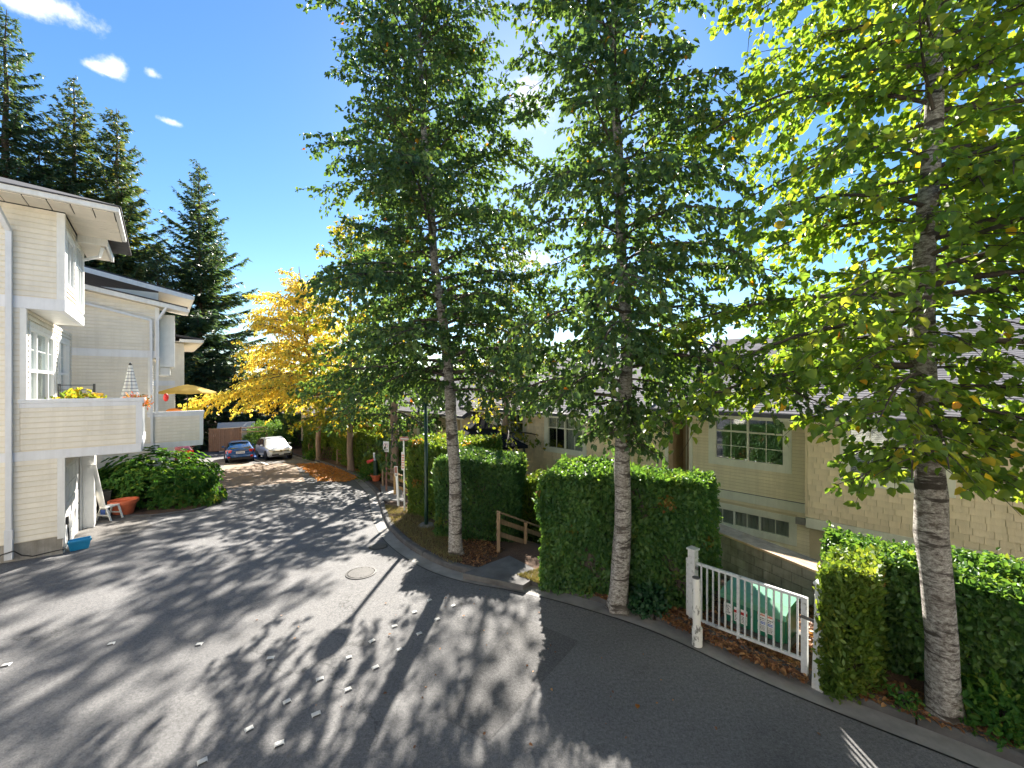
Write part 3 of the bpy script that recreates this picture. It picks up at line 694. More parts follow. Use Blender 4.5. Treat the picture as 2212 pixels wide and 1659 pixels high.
def window(parent, fr, x0, x1, z0, z1, cols, rows, frame='white_vinyl', trim=None, tw=.10, curtain='curtain', bars=None, fw=.05, split=None, dark=()):
    """frame with one pane per light; cols/rows are fractions; bars = thin glazing bars per pane (nx,nz)"""
    m = MB()
    xs_ = [x0 + (x1 - x0) * c for c in cols]; zs_ = [z0 + (z1 - z0) * c for c in rows]
    for i, x in enumerate(xs_):
        e = fw if i in (0, len(xs_)-1) else fw * .9
        a_, b_ = (x, x + e) if i == 0 else ((x - e, x) if i == len(xs_)-1 else (x - e/2, x + e/2))
        m.fbox(fr, a_, b_, -.10, .015, z0, z1)
    for i, z in enumerate(zs_):
        e = fw if i in (0, len(zs_)-1) else fw * .9
        a_, b_ = (z, z + e) if i == 0 else ((z - e, z) if i == len(zs_)-1 else (z - e/2, z + e/2))
        m.fbox(fr, x0 + .002, x1 - .002, -.098, .017, a_, b_)
    wn_ = m.build('window', MATS[frame], parent)
    for j in range(len(zs_)-1):
        for i in range(len(xs_)-1):
            MB().fbox(fr, xs_[i] + fw*.4, xs_[i+1] - fw*.4, -.055, -.047, zs_[j] + fw*.4, zs_[j+1] - fw*.4).build('pane', MATS['glass'], wn_)
            if bars and bars[j]:
                nx, nz_ = bars[j]
                bm_ = MB()
                for q in range(1, nx): xx = xs_[i] + (xs_[i+1]-xs_[i]) * q / nx; bm_.fbox(fr, xx-.009, xx+.009, -.062, -.036, zs_[j]+.02, zs_[j+1]-.02)
                for q in range(1, nz_): zz_ = zs_[j] + (zs_[j+1]-zs_[j]) * q / nz_; bm_.fbox(fr, xs_[i]+.02, xs_[i+1]-.02, -.061, -.037, zz_-.009, zz_+.009)
                if bm_.v: bm_.build('glazing_bar', MATS[frame], wn_)
            if (i, j) in dark or curtain is None: continue
            if curtain == 'blind':
                bl = MB(); k = int((zs_[j+1]-zs_[j]) / .045)
                for q in range(k):
                    zq = zs_[j] + .03 + q * .045; bl.fbox(fr, xs_[i]+.03, xs_[i+1]-.03, -.125, -.10, zq, zq+.03)
                bl.build('blind', MATS['blind'], wn_)
            else:                                     # hanging curtain with folds
                cm = MB(); k = max(6, int((xs_[i+1]-xs_[i]) / .05)); O, a, n = fr; vs = []
                for q in range(k+1):
                    xq = xs_[i] + (xs_[i+1]-xs_[i]) * q / k; dq = -.17 + .03 * math.sin(q * 1.9 + i * 2) + .012 * math.sin(q * 4.7)
                    for zz_ in (zs_[j], zs_[j+1]): vs.append((O[0]+a[0]*xq+n[0]*dq, O[1]+a[1]*xq+n[1]*dq, O[2]+zz_))
                cm.add(vs, [(2*q, 2*q+2, 2*q+3, 2*q+1) for q in range(k)]); cm.build('curtain', MATS['curtain'], wn_)
    b = MB(); b.fbox(fr, x0 - .02, x1 + .02, -.75, -.70, z0 - .02, z1 + .02); b.fbox(fr, x0 - .02, x0, -.70, -.165, z0, z1); b.fbox(fr, x1, x1 + .02, -.70, -.165, z0, z1)
    b.build('room_behind', MATS['interior'], wn_)
    if trim:
        t_ = MB(); t_.fbox(fr, x0 - tw, x0, 0, .035, z0 - tw, z1 + tw); t_.fbox(fr, x1, x1 + tw, 0, .035, z0 - tw, z1 + tw)
        t_.fbox(fr, x0, x1, 0, .033, z1, z1 + tw); t_.fbox(fr, x0, x1, 0, .037, z0 - tw, z0)
        t_.build('window_trim', MATS[trim], wn_)
    return wn_

# ------------------------------------------------------------------ left townhouses
HROT = math.atan2(.658, .753)
X1, Y1, NX, NY = (1, 0, 0), (0, 1, 0), (-1, 0, 0), (0, -1, 0)
def add_box(parent, name, mat, x0, x1, y0, y1, z0, z1, bevel=0):
    return MB().box(x0, x1, y0, y1, z0, z1).build(name, MATS[mat], parent, bevel=bevel)
def pipe(parent, pts, mat='metal_pipe', wd=.085, name='downpipe'):
    m = MB()
    for a, b in zip(pts[:-1], pts[1:]): m.bar(a, b, wd, wd)
    return m.build(name, MATS[mat], parent)

def left_base(h, depth=6.9, back=-6.5, garage=True, main_x=-.65, windows=True, bay_len=3.5, bstep=.135):
    """storeys shared by the units: garage level, balcony, main floor with tall windows, overhanging top floor"""
    endf = ((0, 0, 0), X1, NY); roadf = ((0, 0, 0), Y1, X1); mainr = ((main_x, 0, 0), Y1, X1)
    # garage level
    add_box(h, 'foundation', 'foundation', back, -.02, .03, .25, -1.2, .36)
    wall(h, endf, back, 0, .36, 2.41, 'cream_wall'); siding(h, endf, back, -.11, .36, 2.41, 'cream_siding', bstep)
    add_box(h, 'corner_board', 'white_paint', -.11, .025, -.025, .12, .30, 2.405)
    gop = [(.22, 2.85, -1., 2.08)]
    wall(h, roadf, .165, depth, -1.2, 2.41, 'cream_wall', gop)
    siding(h, roadf, .125, depth, 2.12, 2.41, 'cream_siding', .14)
    siding(h, roadf, 3.6, depth, -.5, 2.12, 'cream_siding', .14)
    # garage door: panels in a frame
    dr = MB().box(-.06, -.04, .22, 2.85, -.9, 2.08).build('garage_door', MATS['white_paint'], h)
    for i in range(5):
        for j in range(4):
            y0 = .27 + j * .645; z0 = -.30 + i * .47
            m = MB().box(-.039, -.020, y0, y0 + .58, z0, z0 + .43); m.build('door_panel', MATS['white_paint'], dr, bevel=.012)
    m = MB(); m.box(-.16, .012, .13, .22, -.9, 2.16); m.box(-.16, .03, 2.85, 2.93, -.9, 2.16); m.box(-.16, .031, .22, 2.85, 2.08, 2.17); m.build('door_frame', MATS['white_paint'], h)
    # return wall beside the garage
    add_box(h, 'return_wall', 'white_paint', .0, .30, 3.0, 3.6, -.9, 2.40)
    # floor band and balcony
    m = MB(); m.box(back, 1.5, -.035, .10, 2.41, 2.64); m.build('floor_band', MATS['left_trim'], h)
    m = MB(); m.box(1.40, 1.52, .10, 3.7, 2.405, 2.645); m.build('balcony_beam', MATS['left_trim'], h)
    add_box(h, 'balcony_floor', 'soffit', main_x, 1.40, .10, 3.6, 2.46, 2.60)
    # main floor end wall, then the balcony parapet in the same plane
    wall(h, endf, back, main_x, 2.64, 6.26, 'cream_wall'); siding(h, endf, back, main_x - .09, 2.64, 6.26, 'cream_siding', bstep)
    add_box(h, 'corner_board', 'white_paint', main_x - .09, main_x + .02, -.024, .10, 3.9, 6.255)
    wall(h, endf, main_x, 1.5, 2.64, 3.80, 'cream_wall', thick=.10, name='parapet'); siding(h, endf, main_x - .08, 1.39, 2.66, 3.76, 'cream_siding', bstep)
    add_box(h, 'parapet_corner', 'left_trim', 1.39, 1.525, -.03, .10, 2.645, 3.80)
    m = MB(); m.box(main_x - .12, 1.56, -.045, .13, 3.86, 3.96); m.box(main_x - .10, 1.53, -.034, .11, 3.74, 3.858); m.build('parapet_cap', MATS['left_trim'], h, bevel=.01)
    for y in (1.2, 2.4, 3.55): add_box(h, 'balcony_post', 'white_vinyl', 1.40, 1.50, y, y + .10, 2.65, 3.80)
    wall(h, ((1.47, 0, 0), Y1, X1), .10, 3.6, 2.66, 3.78, 'white_vinyl', thick=.05, name='parapet_side')
    m = MB(); m.box(1.38, 1.55, .13, 3.68, 3.80, 3.88); m.build('parapet_cap', MATS['white_vinyl'], h)
    # main floor road wall
    ops = [(.35, 3.55, 2.66, 5.85), (4.2, 6.2, 2.66, 5.85)] if windows else []
    wall(h, mainr, .165, depth, 2.60, 6.26, 'cream_wall', ops)
    siding(h, mainr, .12, depth, 2.64, 6.26, 'cream_siding', bstep, ops)
    if windows:
        window(h, mainr, .35, 3.55, 2.66, 5.85, [0, .27, .73, 1], [0, .64, 1], bars=[None, (1, 2)], trim='white_paint', tw=.12, fw=.09, dark={(1, 0)})
        window(h, mainr, 4.2, 6.2, 2.66, 5.85, [0, .25, .75, 1], [0, .64, 1], bars=[None, (1, 2)], trim='white_paint', tw=.12, fw=.09, dark={(1, 0)})
    # top floor overhang
    m = MB(); m.box(back, .03, -.03, .10, 6.26, 6.56); m.box(-.10, .031, .10, bay_len, 6.262, 6.558); m.build('floor_band', MATS['left_trim'], h)
    add_box(h, 'overhang_soffit', 'white_paint', main_x, -.10, .10, bay_len, 6.262, 6.30)
    add_box(h, 'overhang_end', 'white_paint', main_x, .0, bay_len, bay_len + .06, 6.26, 8.6)
    return endf, roadf, mainr

def left_near():
    h = empty('townhouse', (-11.8, 10.6, 0), HROT, 'tall cream townhouse with wide overhanging eaves and balcony, nearest on the left', 'house', 'townhouses on the left')
    endf, roadf, mainr = left_base(h)
    wall(h, endf, -6.5, 0, 6.56, 8.84, 'cream_wall'); siding(h, endf, -6.5, -.12, 6.56, 8.84, 'cream_siding', .135)
    add_box(h, 'corner_board', 'white_paint', -.12, .028, -.028, .12, 6.562, 8.83)
    ops = [(.28, 1.55, 7.05, 8.35), (1.95, 3.35, 6.75, 8.55)]
    wall(h, roadf, .165, 3.5, 6.56, 8.84, 'cream_wall', ops); siding(h, roadf, .125, 1.80, 6.56, 8.84, 'cream_siding', .135, ops)
    window(h, roadf, .28, 1.55, 7.05, 8.35, [0, .5, 1], [0, 1], trim='white_paint', tw=.1, curtain=None)
    window(h, roadf, 1.95, 3.35, 6.75, 8.55, [0, .33, .66, 1], [0, .68, 1], trim='white_paint', tw=.12)
    # eaves: soffit planks, fascia, gutter, low hip roof
    z = 8.86
    for i in range(19): add_box(h, 'soffit_board', 'soffit', -6.5 + i*.395, -6.5 + i*.395 + .372, -.80, -.03, z, z + .02)
    for i in range(9): add_box(h, 'soffit_board', 'soffit', .03, 1.0, -.02 + i*.235 , -.02 + i*.235 + .217, z + .001, z + .021)
    for i in range(9): add_box(h, 'soffit_board', 'soffit', .03, .62, 2.12 + i*.235, 2.12 + i*.235 + .228, z - .20, z - .18)
    m = MB(); m.box(-6.5, 1.10, -.92, -.80, z + .02, z + .17); m.box(1.0, 1.10, -.80, 2.1, z + .02, z + .17); m.build('gutter', MATS['gutter_white'], h, bevel=.02)
    m = MB(); m.box(.60, .68, 2.1, 4.3, z - .2, z - .02); m.box(.03, .68, 2.04, 2.1, z - .2, z + .02); m.build('fascia', MATS['gutter_white'], h)
    m = MB(); rz = z + .18
    m.add([(-6.5, -.95, rz), (1.13, -.95, rz), (1.13, 4.4, rz), (-6.5, 4.4, rz), (-6.5, 2.2, rz + 1.15), (-2.0, 2.2, rz + 1.15),
           (-6.5, -.95, rz - .03), (1.13, -.95, rz - .03), (1.13, 4.4, rz - .03), (-6.5, 4.4, rz - .03)],
          [(0, 1, 5, 4), (1, 2, 5), (2, 3, 4, 5), (0, 6, 7, 1), (1, 7, 8, 2), (6, 9, 8, 7)])
    m.build('roof', MATS['roof_dark'], h)
    # downpipes
    pipe(h, [(-1.05, -.86, z + .08), (-1.05, -.80, z - .12), (-.90, -.09, z - .72), (-.90, -.09, .75)], wd=.10)
    m = MB(); m.bar((-.90, -.09, .75), (-.90, -.09, .02), .13, .13); m.build('drain_boot', MATS['metal_pipe'], h)
    pipe(h, [(.55, 2.2, z - .25), (.48, 2.35, z - .5), (.1, 2.6, z - .62)], 'white_vinyl', .07)
    # black cable and a wall socket by the garage
    m = MB(); m.tube([(-1.2, -.16, .04), (-.98, -.22, .20), (-.80, -.22, .24), (-.68, -.2, .10), (-.5, -.24, .03), (-.2, -.22, .05), (.05, -.16, .05), (.09, .02, .25), (.06, .11, .70)], .016, 6)
    m.build('power_cable', MATS['black_rubber'], h, smooth=True)
    add_box(h, 'wall_socket', 'dark_metal', .03, .08, .06, .15, .62, .82)
    return h
left_near()

def left_mid():
    h = empty('townhouse', (-15.1, 17.2, -.8), HROT, 'cream townhouse with a roof sloping down to the road, behind the nearest one', 'house', 'townhouses on the left')
    endf, roadf, mainr = left_base(h, back=-4.6, windows=False, main_x=-.25, bay_len=3.0)
    top = lambda x: 8.42 - .18 * x
    O = MB()
    O.add([(-4.6, .0, 6.56), (0, .0, 6.56), (0, .0, top(0)), (-4.6, .0, top(-4.6)), (-4.6, .15, 6.56), (0, .15, 6.56), (0, .15, top(0)), (-4.6, .15, top(-4.6))],
          [(0, 1, 2, 3), (5, 4, 7, 6), (1, 5, 6, 2), (0, 3, 7, 4), (3, 2, 6, 7)])
    O.build('wall', MATS['cream_wall'], h)
    siding(h, endf, -4.6, -.11, 6.56, 9.1, 'cream_siding', .135, slope=lambda z: min(-.11, (8.36 - z) / .18))
    add_box(h, 'corner_board', 'white_paint', -.11, .028, -.028, .12, 6.562, 8.40)
    wall(h, roadf, .165, 3.0, 6.56, 8.6, 'cream_wall'); siding(h, roadf, .125, 3.0, 6.56, 8.6, 'cream_siding', .135)
    # front rake: fascia and soffit, then the roof slab
    def slab(name, mat, x0, x1, y0, y1, dz0, dz1, f):
        MB().add([(x0, y0, f(x0)+dz0), (x1, y0, f(x1)+dz0), (x1, y1, f(x1)+dz0), (x0, y1, f(x0)+dz0), (x0, y0, f(x0)+dz1), (x1, y0, f(x1)+dz1), (x1, y1, f(x1)+dz1), (x0, y1, f(x0)+dz1)],
                 [(0,3,2,1),(4,5,6,7),(0,1,5,4),(1,2,6,5),(2,3,7,6),(3,0,4,7)]).build(name, MATS[mat], h)
    slab('rake_fascia', 'white_paint', -4.2, .92, -.34, -.29, .02, .20, top)
    slab('soffit', 'soffit', -4.2, .90, -.29, .9, .02, .05, top)
    slab('roof', 'roof_dark', -4.2, .96, -.37, .9, .205, .25, top)
    m = MB(); zz = top(.95); m.box(.92, 1.02, -.34, .88, zz + .03, zz + .17); m.build('gutter', MATS['gutter_white'], h, bevel=.02)
    # rear roof, higher and deeper
    top2 = lambda x: 9.36 - .20 * x
    slab('roof', 'roof_dark', -4.4, 1.22, .92, 6.5, .12, .17, top2)
    slab('soffit', 'soffit', .0, 1.15, .95, 6.5, -.08, -.05, top2)
    slab('rake_fascia', 'white_paint', -4.4, 1.18, .86, .915, -.10, .10, top2)
    m = MB(); zz = top2(1.2); m.box(1.15, 1.25, .92, 6.5, zz - .06, zz + .10); m.build('gutter', MATS['gutter_white'], h, bevel=.02)
    wall(h, ((0, 0, 0), Y1, X1), 3.0, 6.9, 6.3, 9.2, 'cream_wall'); siding(h, roadf, 3.0, 6.9, 6.3, 9.2, 'cream_siding', .14)
    wall(h, ((-4.4, .93, 0), X1, NY), 0, 4.4, 8.2, 9.2, 'cream_wall')
    # boxed bay on the road side
    add_box(h, 'bay', 'white_paint', .03, .55, .5, 2.4, 5.9, 8.2, bevel=.02)
    add_box(h, 'bay_foot', 'white_paint', .03, .40, .6, 2.3, 5.5, 5.9, bevel=.05)
    # downpipes on the end wall
    pipe(h, [(-3.35, -.25, top(-3.35)), (-3.2, -.09, top(-3.2) - .45), (-.24, -.085, top(-.24) - .62), (-.20, -.085, 2.2)], 'metal_pipe', .085)
    pipe(h, [(.35, -.30, top(.3) + .2), (-.02, -.09, top(0) - .55), (-.05, -.085, 3.9)], 'metal_pipe', .085)
    pipe(h, [(.0, -.09, 2.5), (.05, -.12, 2.2), (.35, -.16, 2.02), (1.1, -.16, 1.98)], 'concrete_dark', .06)
    return h
left_mid()

def left_far():
    h = empty('townhouse', (-20.6, 24.6, -1.35), HROT, 'end of a cream townhouse with boxed bay, farthest on the left, mostly hidden', 'house', 'townhouses on the left')
    endf = ((0, 0, 0), X1, NY); roadf = ((0, 0, 0), Y1, X1)
    wall(h, endf, -5, 0, -.6, 8.6, 'cream_wall'); siding(h, endf, -5, 0, .3, 8.6, 'cream_siding', .15, joined=True)
    wall(h, roadf, .165, 9, -.6, 8.6, 'cream_wall'); siding(h, roadf, .01, 9, 2.4, 8.6, 'cream_siding', .15, joined=True)
    add_box(h, 'floor_band', 'left_trim', -5, .03, -.03, .02, 5.6, 5.9)
    m = MB(); m.box(-.3, .5, -.06, 2.2, 5.2, 5.55); m.build('bay_foot', MATS['white_paint'], h, bevel=.05)
    add_box(h, 'bay', 'cream_siding', .0, .45, -.03, 2.1, 5.56, 8.2)
    m = MB(); m.add([(-5, -.8, 9.3), (1.3, -.8, 8.5), (1.3, 9, 8.5), (-5, 9, 9.3), (-5, -.8, 9.2), (1.3, -.8, 8.4), (1.3, 9, 8.4), (-5, 9, 9.2)], [(0,1,2,3),(7,6,5,4),(0,4,5,1),(1,5,6,2),(2,6,7,3),(3,7,4,0)])
    m.build('roof', MATS['roof_dark'], h)
    m = MB(); m.box(.2, 1.28, -.84, -.80, 8.22, 8.40); m.box(1.26, 1.36, -.8, 9, 8.26, 8.42); m.build('gutter', MATS['gutter_white'], h)
    m = MB(); m.box(.0, 1.26, -.8, 8.9, 8.24, 8.27); m.build('soffit', MATS['soffit'], h)
    return h
left_far()

# ------------------------------------------------------------------ right row of houses, one storey showing above the road
RDIR = Vector((-.70, .714, 0)); RNOR = Vector((-.714, -.70, 0)); R0 = Vector((7.27, 12.3, 0))
def right_unit(k, zoff, label, pitch=10.5):
    p0 = -7.95 + pitch * k
    o = R0 + RDIR * p0
    h = empty('row_house', (o.x, o.y, zoff), 0, label, 'house', 'row houses on the right')
    a, n = (RDIR.x, RDIR.y, 0), (RNOR.x, RNOR.y, 0)
    F = ((0, 0, 0), a, n); B = ((n[0]*.42, n[1]*.42, 0), a, n)
    near = k <= 0; e = 3.45; mid = k <= 1
    # plain walls with openings
    wA = (7.05, 8.98, 1.94, 3.30); wB = (3.9, 5.6, 1.96, 3.32) if k == 0 else (3.3, 5.2, 1.96, 3.32); wC = (6.9, 9.1, -.12, .42)
    wall(h, F, 0, 1.45, -2.2, e, 'yellow_wall'); wall(h, F, 6.45, 9.75, -2.2, e, 'yellow_wall', [wA, wC])
    wall(h, F, 1.45, 6.45, -2.2, .50, 'yellow_wall')
    rec = ((-n[0]*.9, -n[1]*.9, 0), a, n)
    wall(h, rec, 9.7, 10.5, -2.2, e, 'brown_panel', name='recess_wall')
    m = MB(); m.fbox(F, 9.60, 9.749, -.9, -.162, -2.2, e); m.fbox(F, 10.36, 10.5, -.9, -.0, -2.2, e); m.build('recess_cheek', MATS['brown_panel'], h)
    m = MB(); m.fbox(rec, 9.95, 10.05, .02, .14, -2, e - .02); m.fbox(rec, 10.2, 10.24, .02, .06, -2, e - .02); m.build('recess_pipe', MATS['right_trim'], h)
    # siding courses
    siding(h, F, 6.47, 9.66, .98, e, 'yellow_siding', .10, [(wA[0]-.16, wA[1]+.16, wA[2]-.16, wA[3]+.16)], joined=not near)
    siding(h, F, 6.47, 9.66, -1.9, .72, 'yellow_siding', .10, [(wC[0]-.14, wC[1]+.14, wC[2]-.14, wC[3]+.14)], joined=not near)
    siding(h, F, .12, 1.33, -1.9, e, 'yellow_siding', .10, joined=not near)
    for xa_, xb_ in ((9.66, 9.78), (.0, .11), (1.33, 1.44)): MB().fbox(F, xa_, xb_, -.001, .045, -2.2, e - .01).build('corner_board', MATS['right_trim'], h)
    m = MB(); m.fbox(F, 6.46, 9.79, 0, .045, .72, .98); m.build('floor_band', MATS['right_trim'], h)
    m = MB(); m.fbox(F, 6.46, 9.79, .0, .05, .985, 1.0); m.build('band_flashing', MATS['gutter_dark'], h)
    # shingled bay
    wall(h, B, 1.45, 6.45, .50, e, 'yellow_wall', [wB], thick=.44)
    m = MB(); m.fbox(B, 1.42, 6.48, -.40, .04, .46, .73); m.build('bay_band', MATS['right_trim'], h)
    rows = 18; sh = (e - .74) / rows
    if mid:
        cache = {}
        def shingle_mesh(wd):
            key = round(wd, 2)
            if key not in cache:
                mm = MB(); W, A_, N_ = key, Vector(a), Vector(n)
                def q(x, d, z): v = A_*x + N_*d; return (v.x, v.y, z)
                mm.add([q(0,0,0), q(W,0,0), q(W,.034,0), q(0,.034,0), q(0,0,sh), q(W,0,sh), q(W,.006,sh), q(0,.006,sh)], [(0,1,2,3),(4,7,6,5),(3,2,6,7),(0,3,7,4),(1,5,6,2)])
                cache[key] = mm.mesh('shingle', MATS['shingle_siding'])
            return cache[key]
        rr = random.Random(5)
        for i in range(rows):
            z = .74 + i * sh; x = 1.44 - rr.random() * .15
            while x < 6.44:
                wd = rr.choice([.15, .18, .21, .24, .28, .31]); x2 = min(x + wd, 6.46); xa = max(x, 1.44)
                for p, q in spans(xa, x2 - .014, z, z + sh, [(wB[0]-.15, wB[1]+.15, wB[2]-.15, wB[3]+.15)]):
                    if q - p > .05:
                        s = link_mesh('shingle', shingle_mesh(round(q - p, 2)), h)
                        b0 = Vector(B[0]) + Vector(a) * p; s.location = (b0.x, b0.y, z + rr.uniform(-.006, .006))
                x = x2
                if x2 >= 6.45: break
        # returns of the bay
        m = MB(); m.fbox(B, 1.40, 1.448, -.42, .0, .74, e); m.fbox(B, 6.452, 6.50, -.42, .0, .74, e); m.build('bay_side', MATS['shingle_siding'], h)
    else:
        siding(h, B, 1.45, 6.45, .74, e, 'shingle_siding', sh, [(wB[0]-.15, wB[1]+.15, wB[2]-.15, wB[3]+.15)], joined=True)
    window(h, F, *wA, [0, .5, 1], [0, .68, 1], frame='right_trim', trim='right_trim', tw=.17, bars=[(2, 2), (2, 1)], curtain=None)
    window(h, F, *wC, [0, .36, .68, 1], [0, 1], frame='right_trim', trim='right_trim', tw=.14, bars=[(2, 1)], curtain='curtain')
    window(h, B, *wB, [0, .5, 1], [0, .66, 1], frame='right_trim', trim='right_trim', tw=.16, bars=[(2, 1), (2, 1)], curtain='blind' if k == 0 else 'curtain', dark={(1, 0)} if k else ())
    m = MB(); m.fbox(F, 6.55, 6.78, .02, .10, .40, .58); m.build('air_vent', MATS['foundation'], h)
    # roof: fascia and gutter, shingle courses with real steps, ridge, gable ends
    ov = .62; D = 5.2; rise = 2.75
    def rp(x, t, up=0): # t = 0 eave .. 1 ridge
        d = ov + .42 - t * (D + ov + .42)
        return (a[0]*x + n[0]*d, a[1]*x + n[1]*d, e + .10 + rise * t + up)
    x0, x1 = -.10, 10.62
    m = MB()
    nc = 46
    for i in range(nc):
        t0, t1 = i / nc, (i + 1) / nc
        m.add([rp(x0, t0, .014), rp(x1, t0, .014), rp(x1, t1, .004), rp(x0, t1, .004), rp(x0, t0, -.012), rp(x1, t0, -.012)], [(0, 1, 2, 3), (0, 4, 5, 1)])
    o = m.build('roof_shingles', MATS['roof_grey'], h); o['kind'] = 'stuff'
    m = MB()
    m.add([rp(x0, 0, -.02), rp(x1, 0, -.02), rp(x1, 1, -.02), rp(x0, 1, -.02), rp(x0, 0, -.10), rp(x1, 0, -.10), rp(x1, 1, -.10), rp(x0, 1, -.10)], [(0,1,2,3),(7,6,5,4),(0,4,5,1),(1,5,6,2),(2,6,7,3),(3,7,4,0)])
    def rb(x, t, up): d = -D - t * D; return (a[0]*x + n[0]*d, a[1]*x + n[1]*d, e + .10 + rise * (1 - t) + up)
    m.add([rb(x0, 0, 0), rb(x1, 0, 0), rb(x1, 1, 0), rb(x0, 1, 0)], [(0, 3, 2, 1)])
    m.build('roof_deck', MATS['roof_dark'], h)
    m = MB(); m.fbox(F, x0, x1, ov + .40, ov + .50, e - .02, e + .10); m.build('gutter', MATS['gutter_dark'], h)
    m = MB(); m.fbox(F, x0, x1, -.1, ov + .395, e + .002, e + .03); m.fbox(F, x0, x1, ov + .30, ov + .396, e - .10, e + .0); m.build('eave_soffit', MATS['right_trim'], h)
    # gable ends that show where the row steps down
    for xe, nm in ((x1, 1), (x0, 0)):
        m = MB(); s = .05 if nm else -.05
        m.add([rp(xe, 0, -.16), rp(xe + s, 0, -.16), rp(xe + s, 1, -.16), rp(xe, 1, -.16), rp(xe, 0, .06), rp(xe + s, 0, .06), rp(xe + s, 1, .06), rp(xe, 1, .06)], [(0,1,2,3),(7,6,5,4),(0,4,5,1),(1,5,6,2),(2,6,7,3),(3,7,4,0)])
        m.build('verge_board', MATS['flashing'], h)
        m = MB(); m.add([rp(xe - s, .1, -.3), rp(xe - s, 1, -.1), (a[0]*(xe-s) - n[0]*D, a[1]*(xe-s) - n[1]*D, e - .8), (a[0]*(xe-s), a[1]*(xe-s), e - .8)], [(0, 1, 2, 3)]); m.build('gable_wall', MATS['flashing'], h)
    m = MB(); m.bar(rp(4.0, .86, .05), rp(4.0, .86, .38), .12, .12); m.build('roof_vent', MATS['metal_pipe'], h)
    return h
right_unit(-1, .35, 'yellow shingled row house at the right edge, behind the nearest tree')
right_unit(0, 0, 'yellow row house with a large two-light window, behind the white gate')
right_unit(1, -.38, 'yellow row house with a shingled bay, behind the clipped hedge beside the steps')
right_unit(2, -.85, 'yellow row house behind the black gazebo roof')
right_unit(3, -1.35, 'distant cream row house behind the far hedges')
right_unit(4, -1.85, 'farthest cream row house at the bend, half hidden by trunks')
# the townhouse whose balcony the picture is taken from: unseen behind the viewpoint, added to bounce sun onto the shaded fronts
h = empty('townhouse', (-2, -2.6, 0), 0, 'cream townhouse the view is taken from, behind the viewpoint and out of the picture', 'house', 'townhouses on the left')
fr_v = ((0, 0, 0), (1, 0, 0), (0, 1, 0))
opv = [(x, x + 2.2, 2.7, 5.4) for x in (-14, -8, 1.0, 8)] + [(x, x + 1.5, 6.9, 8.3) for x in (-14, -8, 1.3, 8.4)]
wall(h, fr_v, -20, 14, -.3, 9.0, 'cream_wall', opv); siding(h, fr_v, -20, 14, .3, 9.0, 'cream_siding', .135, opv, joined=True)
for (a_, b_, c_, d_) in opv: window(h, fr_v, a_, b_, c_, d_, [0, .5, 1], [0, 1], trim='white_paint')
add_box(h, 'floor_band', 'left_trim', -20, 14, .0, .04, 2.3, 2.6)
add_box(h, 'balcony_floor', 'soffit', -.6, 5.2, .04, 2.75, 2.45, 2.6)
add_box(h, 'parapet', 'cream_wall', -.6, 5.2, 2.75, 2.87, 2.3, 3.55)
m = MB(); m.add([(-20.5, 1.0, 9.0), (14.5, 1.0, 9.0), (14.5, -5, 11), (-20.5, -5, 11), (-20.5, 1.0, 9.15), (14.5, 1.0, 9.15), (14.5, -5, 11.15), (-20.5, -5, 11.15)], [(0,1,2,3),(7,6,5,4),(0,4,5,1),(1,5,6,2),(2,6,7,3),(3,7,4,0)]); m.build('roof', MATS['roof_dark'], h)
# ------------------------------------------------------------------ road details
def on_road(u, v, dz=0): p = ground_at(u, v); p.z += dz; return p
def sheet(name, poly_uv, mat, dz, sub=8):
    """flat sheet that follows the road's fall, from a quad of road points, cut into a grid"""
    P = [ground_at(u, v) for u, v in poly_uv]; V = []
    for j in range(sub + 1):
        for i in range(sub + 1):
            s, t = i / sub, j / sub
            p = (P[0] * (1 - s) + P[1] * s) * (1 - t) + (P[3] * (1 - s) + P[2] * s) * t
            V.append((p.x, p.y, gf(p.y) + dz))
    o = np_mesh(name, np.array(V), grid_faces(sub + 1, sub + 1), MATS[mat]); tag(o, kind='structure'); return o
sheet('asphalt_patch', [(950, 1548), (1056, 1602), (1250, 1386), (1120, 1330)], 'asphalt_new', .004)
sheet('driveway', [(150, 1182), (330, 1140), (300, 1100), (178, 1122)], 'asphalt_drive', .004)
sheet('warm_light_sheet', [(452, 1058), (660, 1040), (634, 1000), (486, 1004)], 'asphalt_warm_lit', .004)  # tan sheet on the far asphalt, warm light painted into its colour
sheet('bay_line', [(548, 992), (549, 991), (581, 1003), (579, 1005)], 'paint_line', .006, 4)
sheet('bay_marking', [(543, 980), (556, 978), (558, 990), (545, 992)], 'blue_paint', .005, 4)
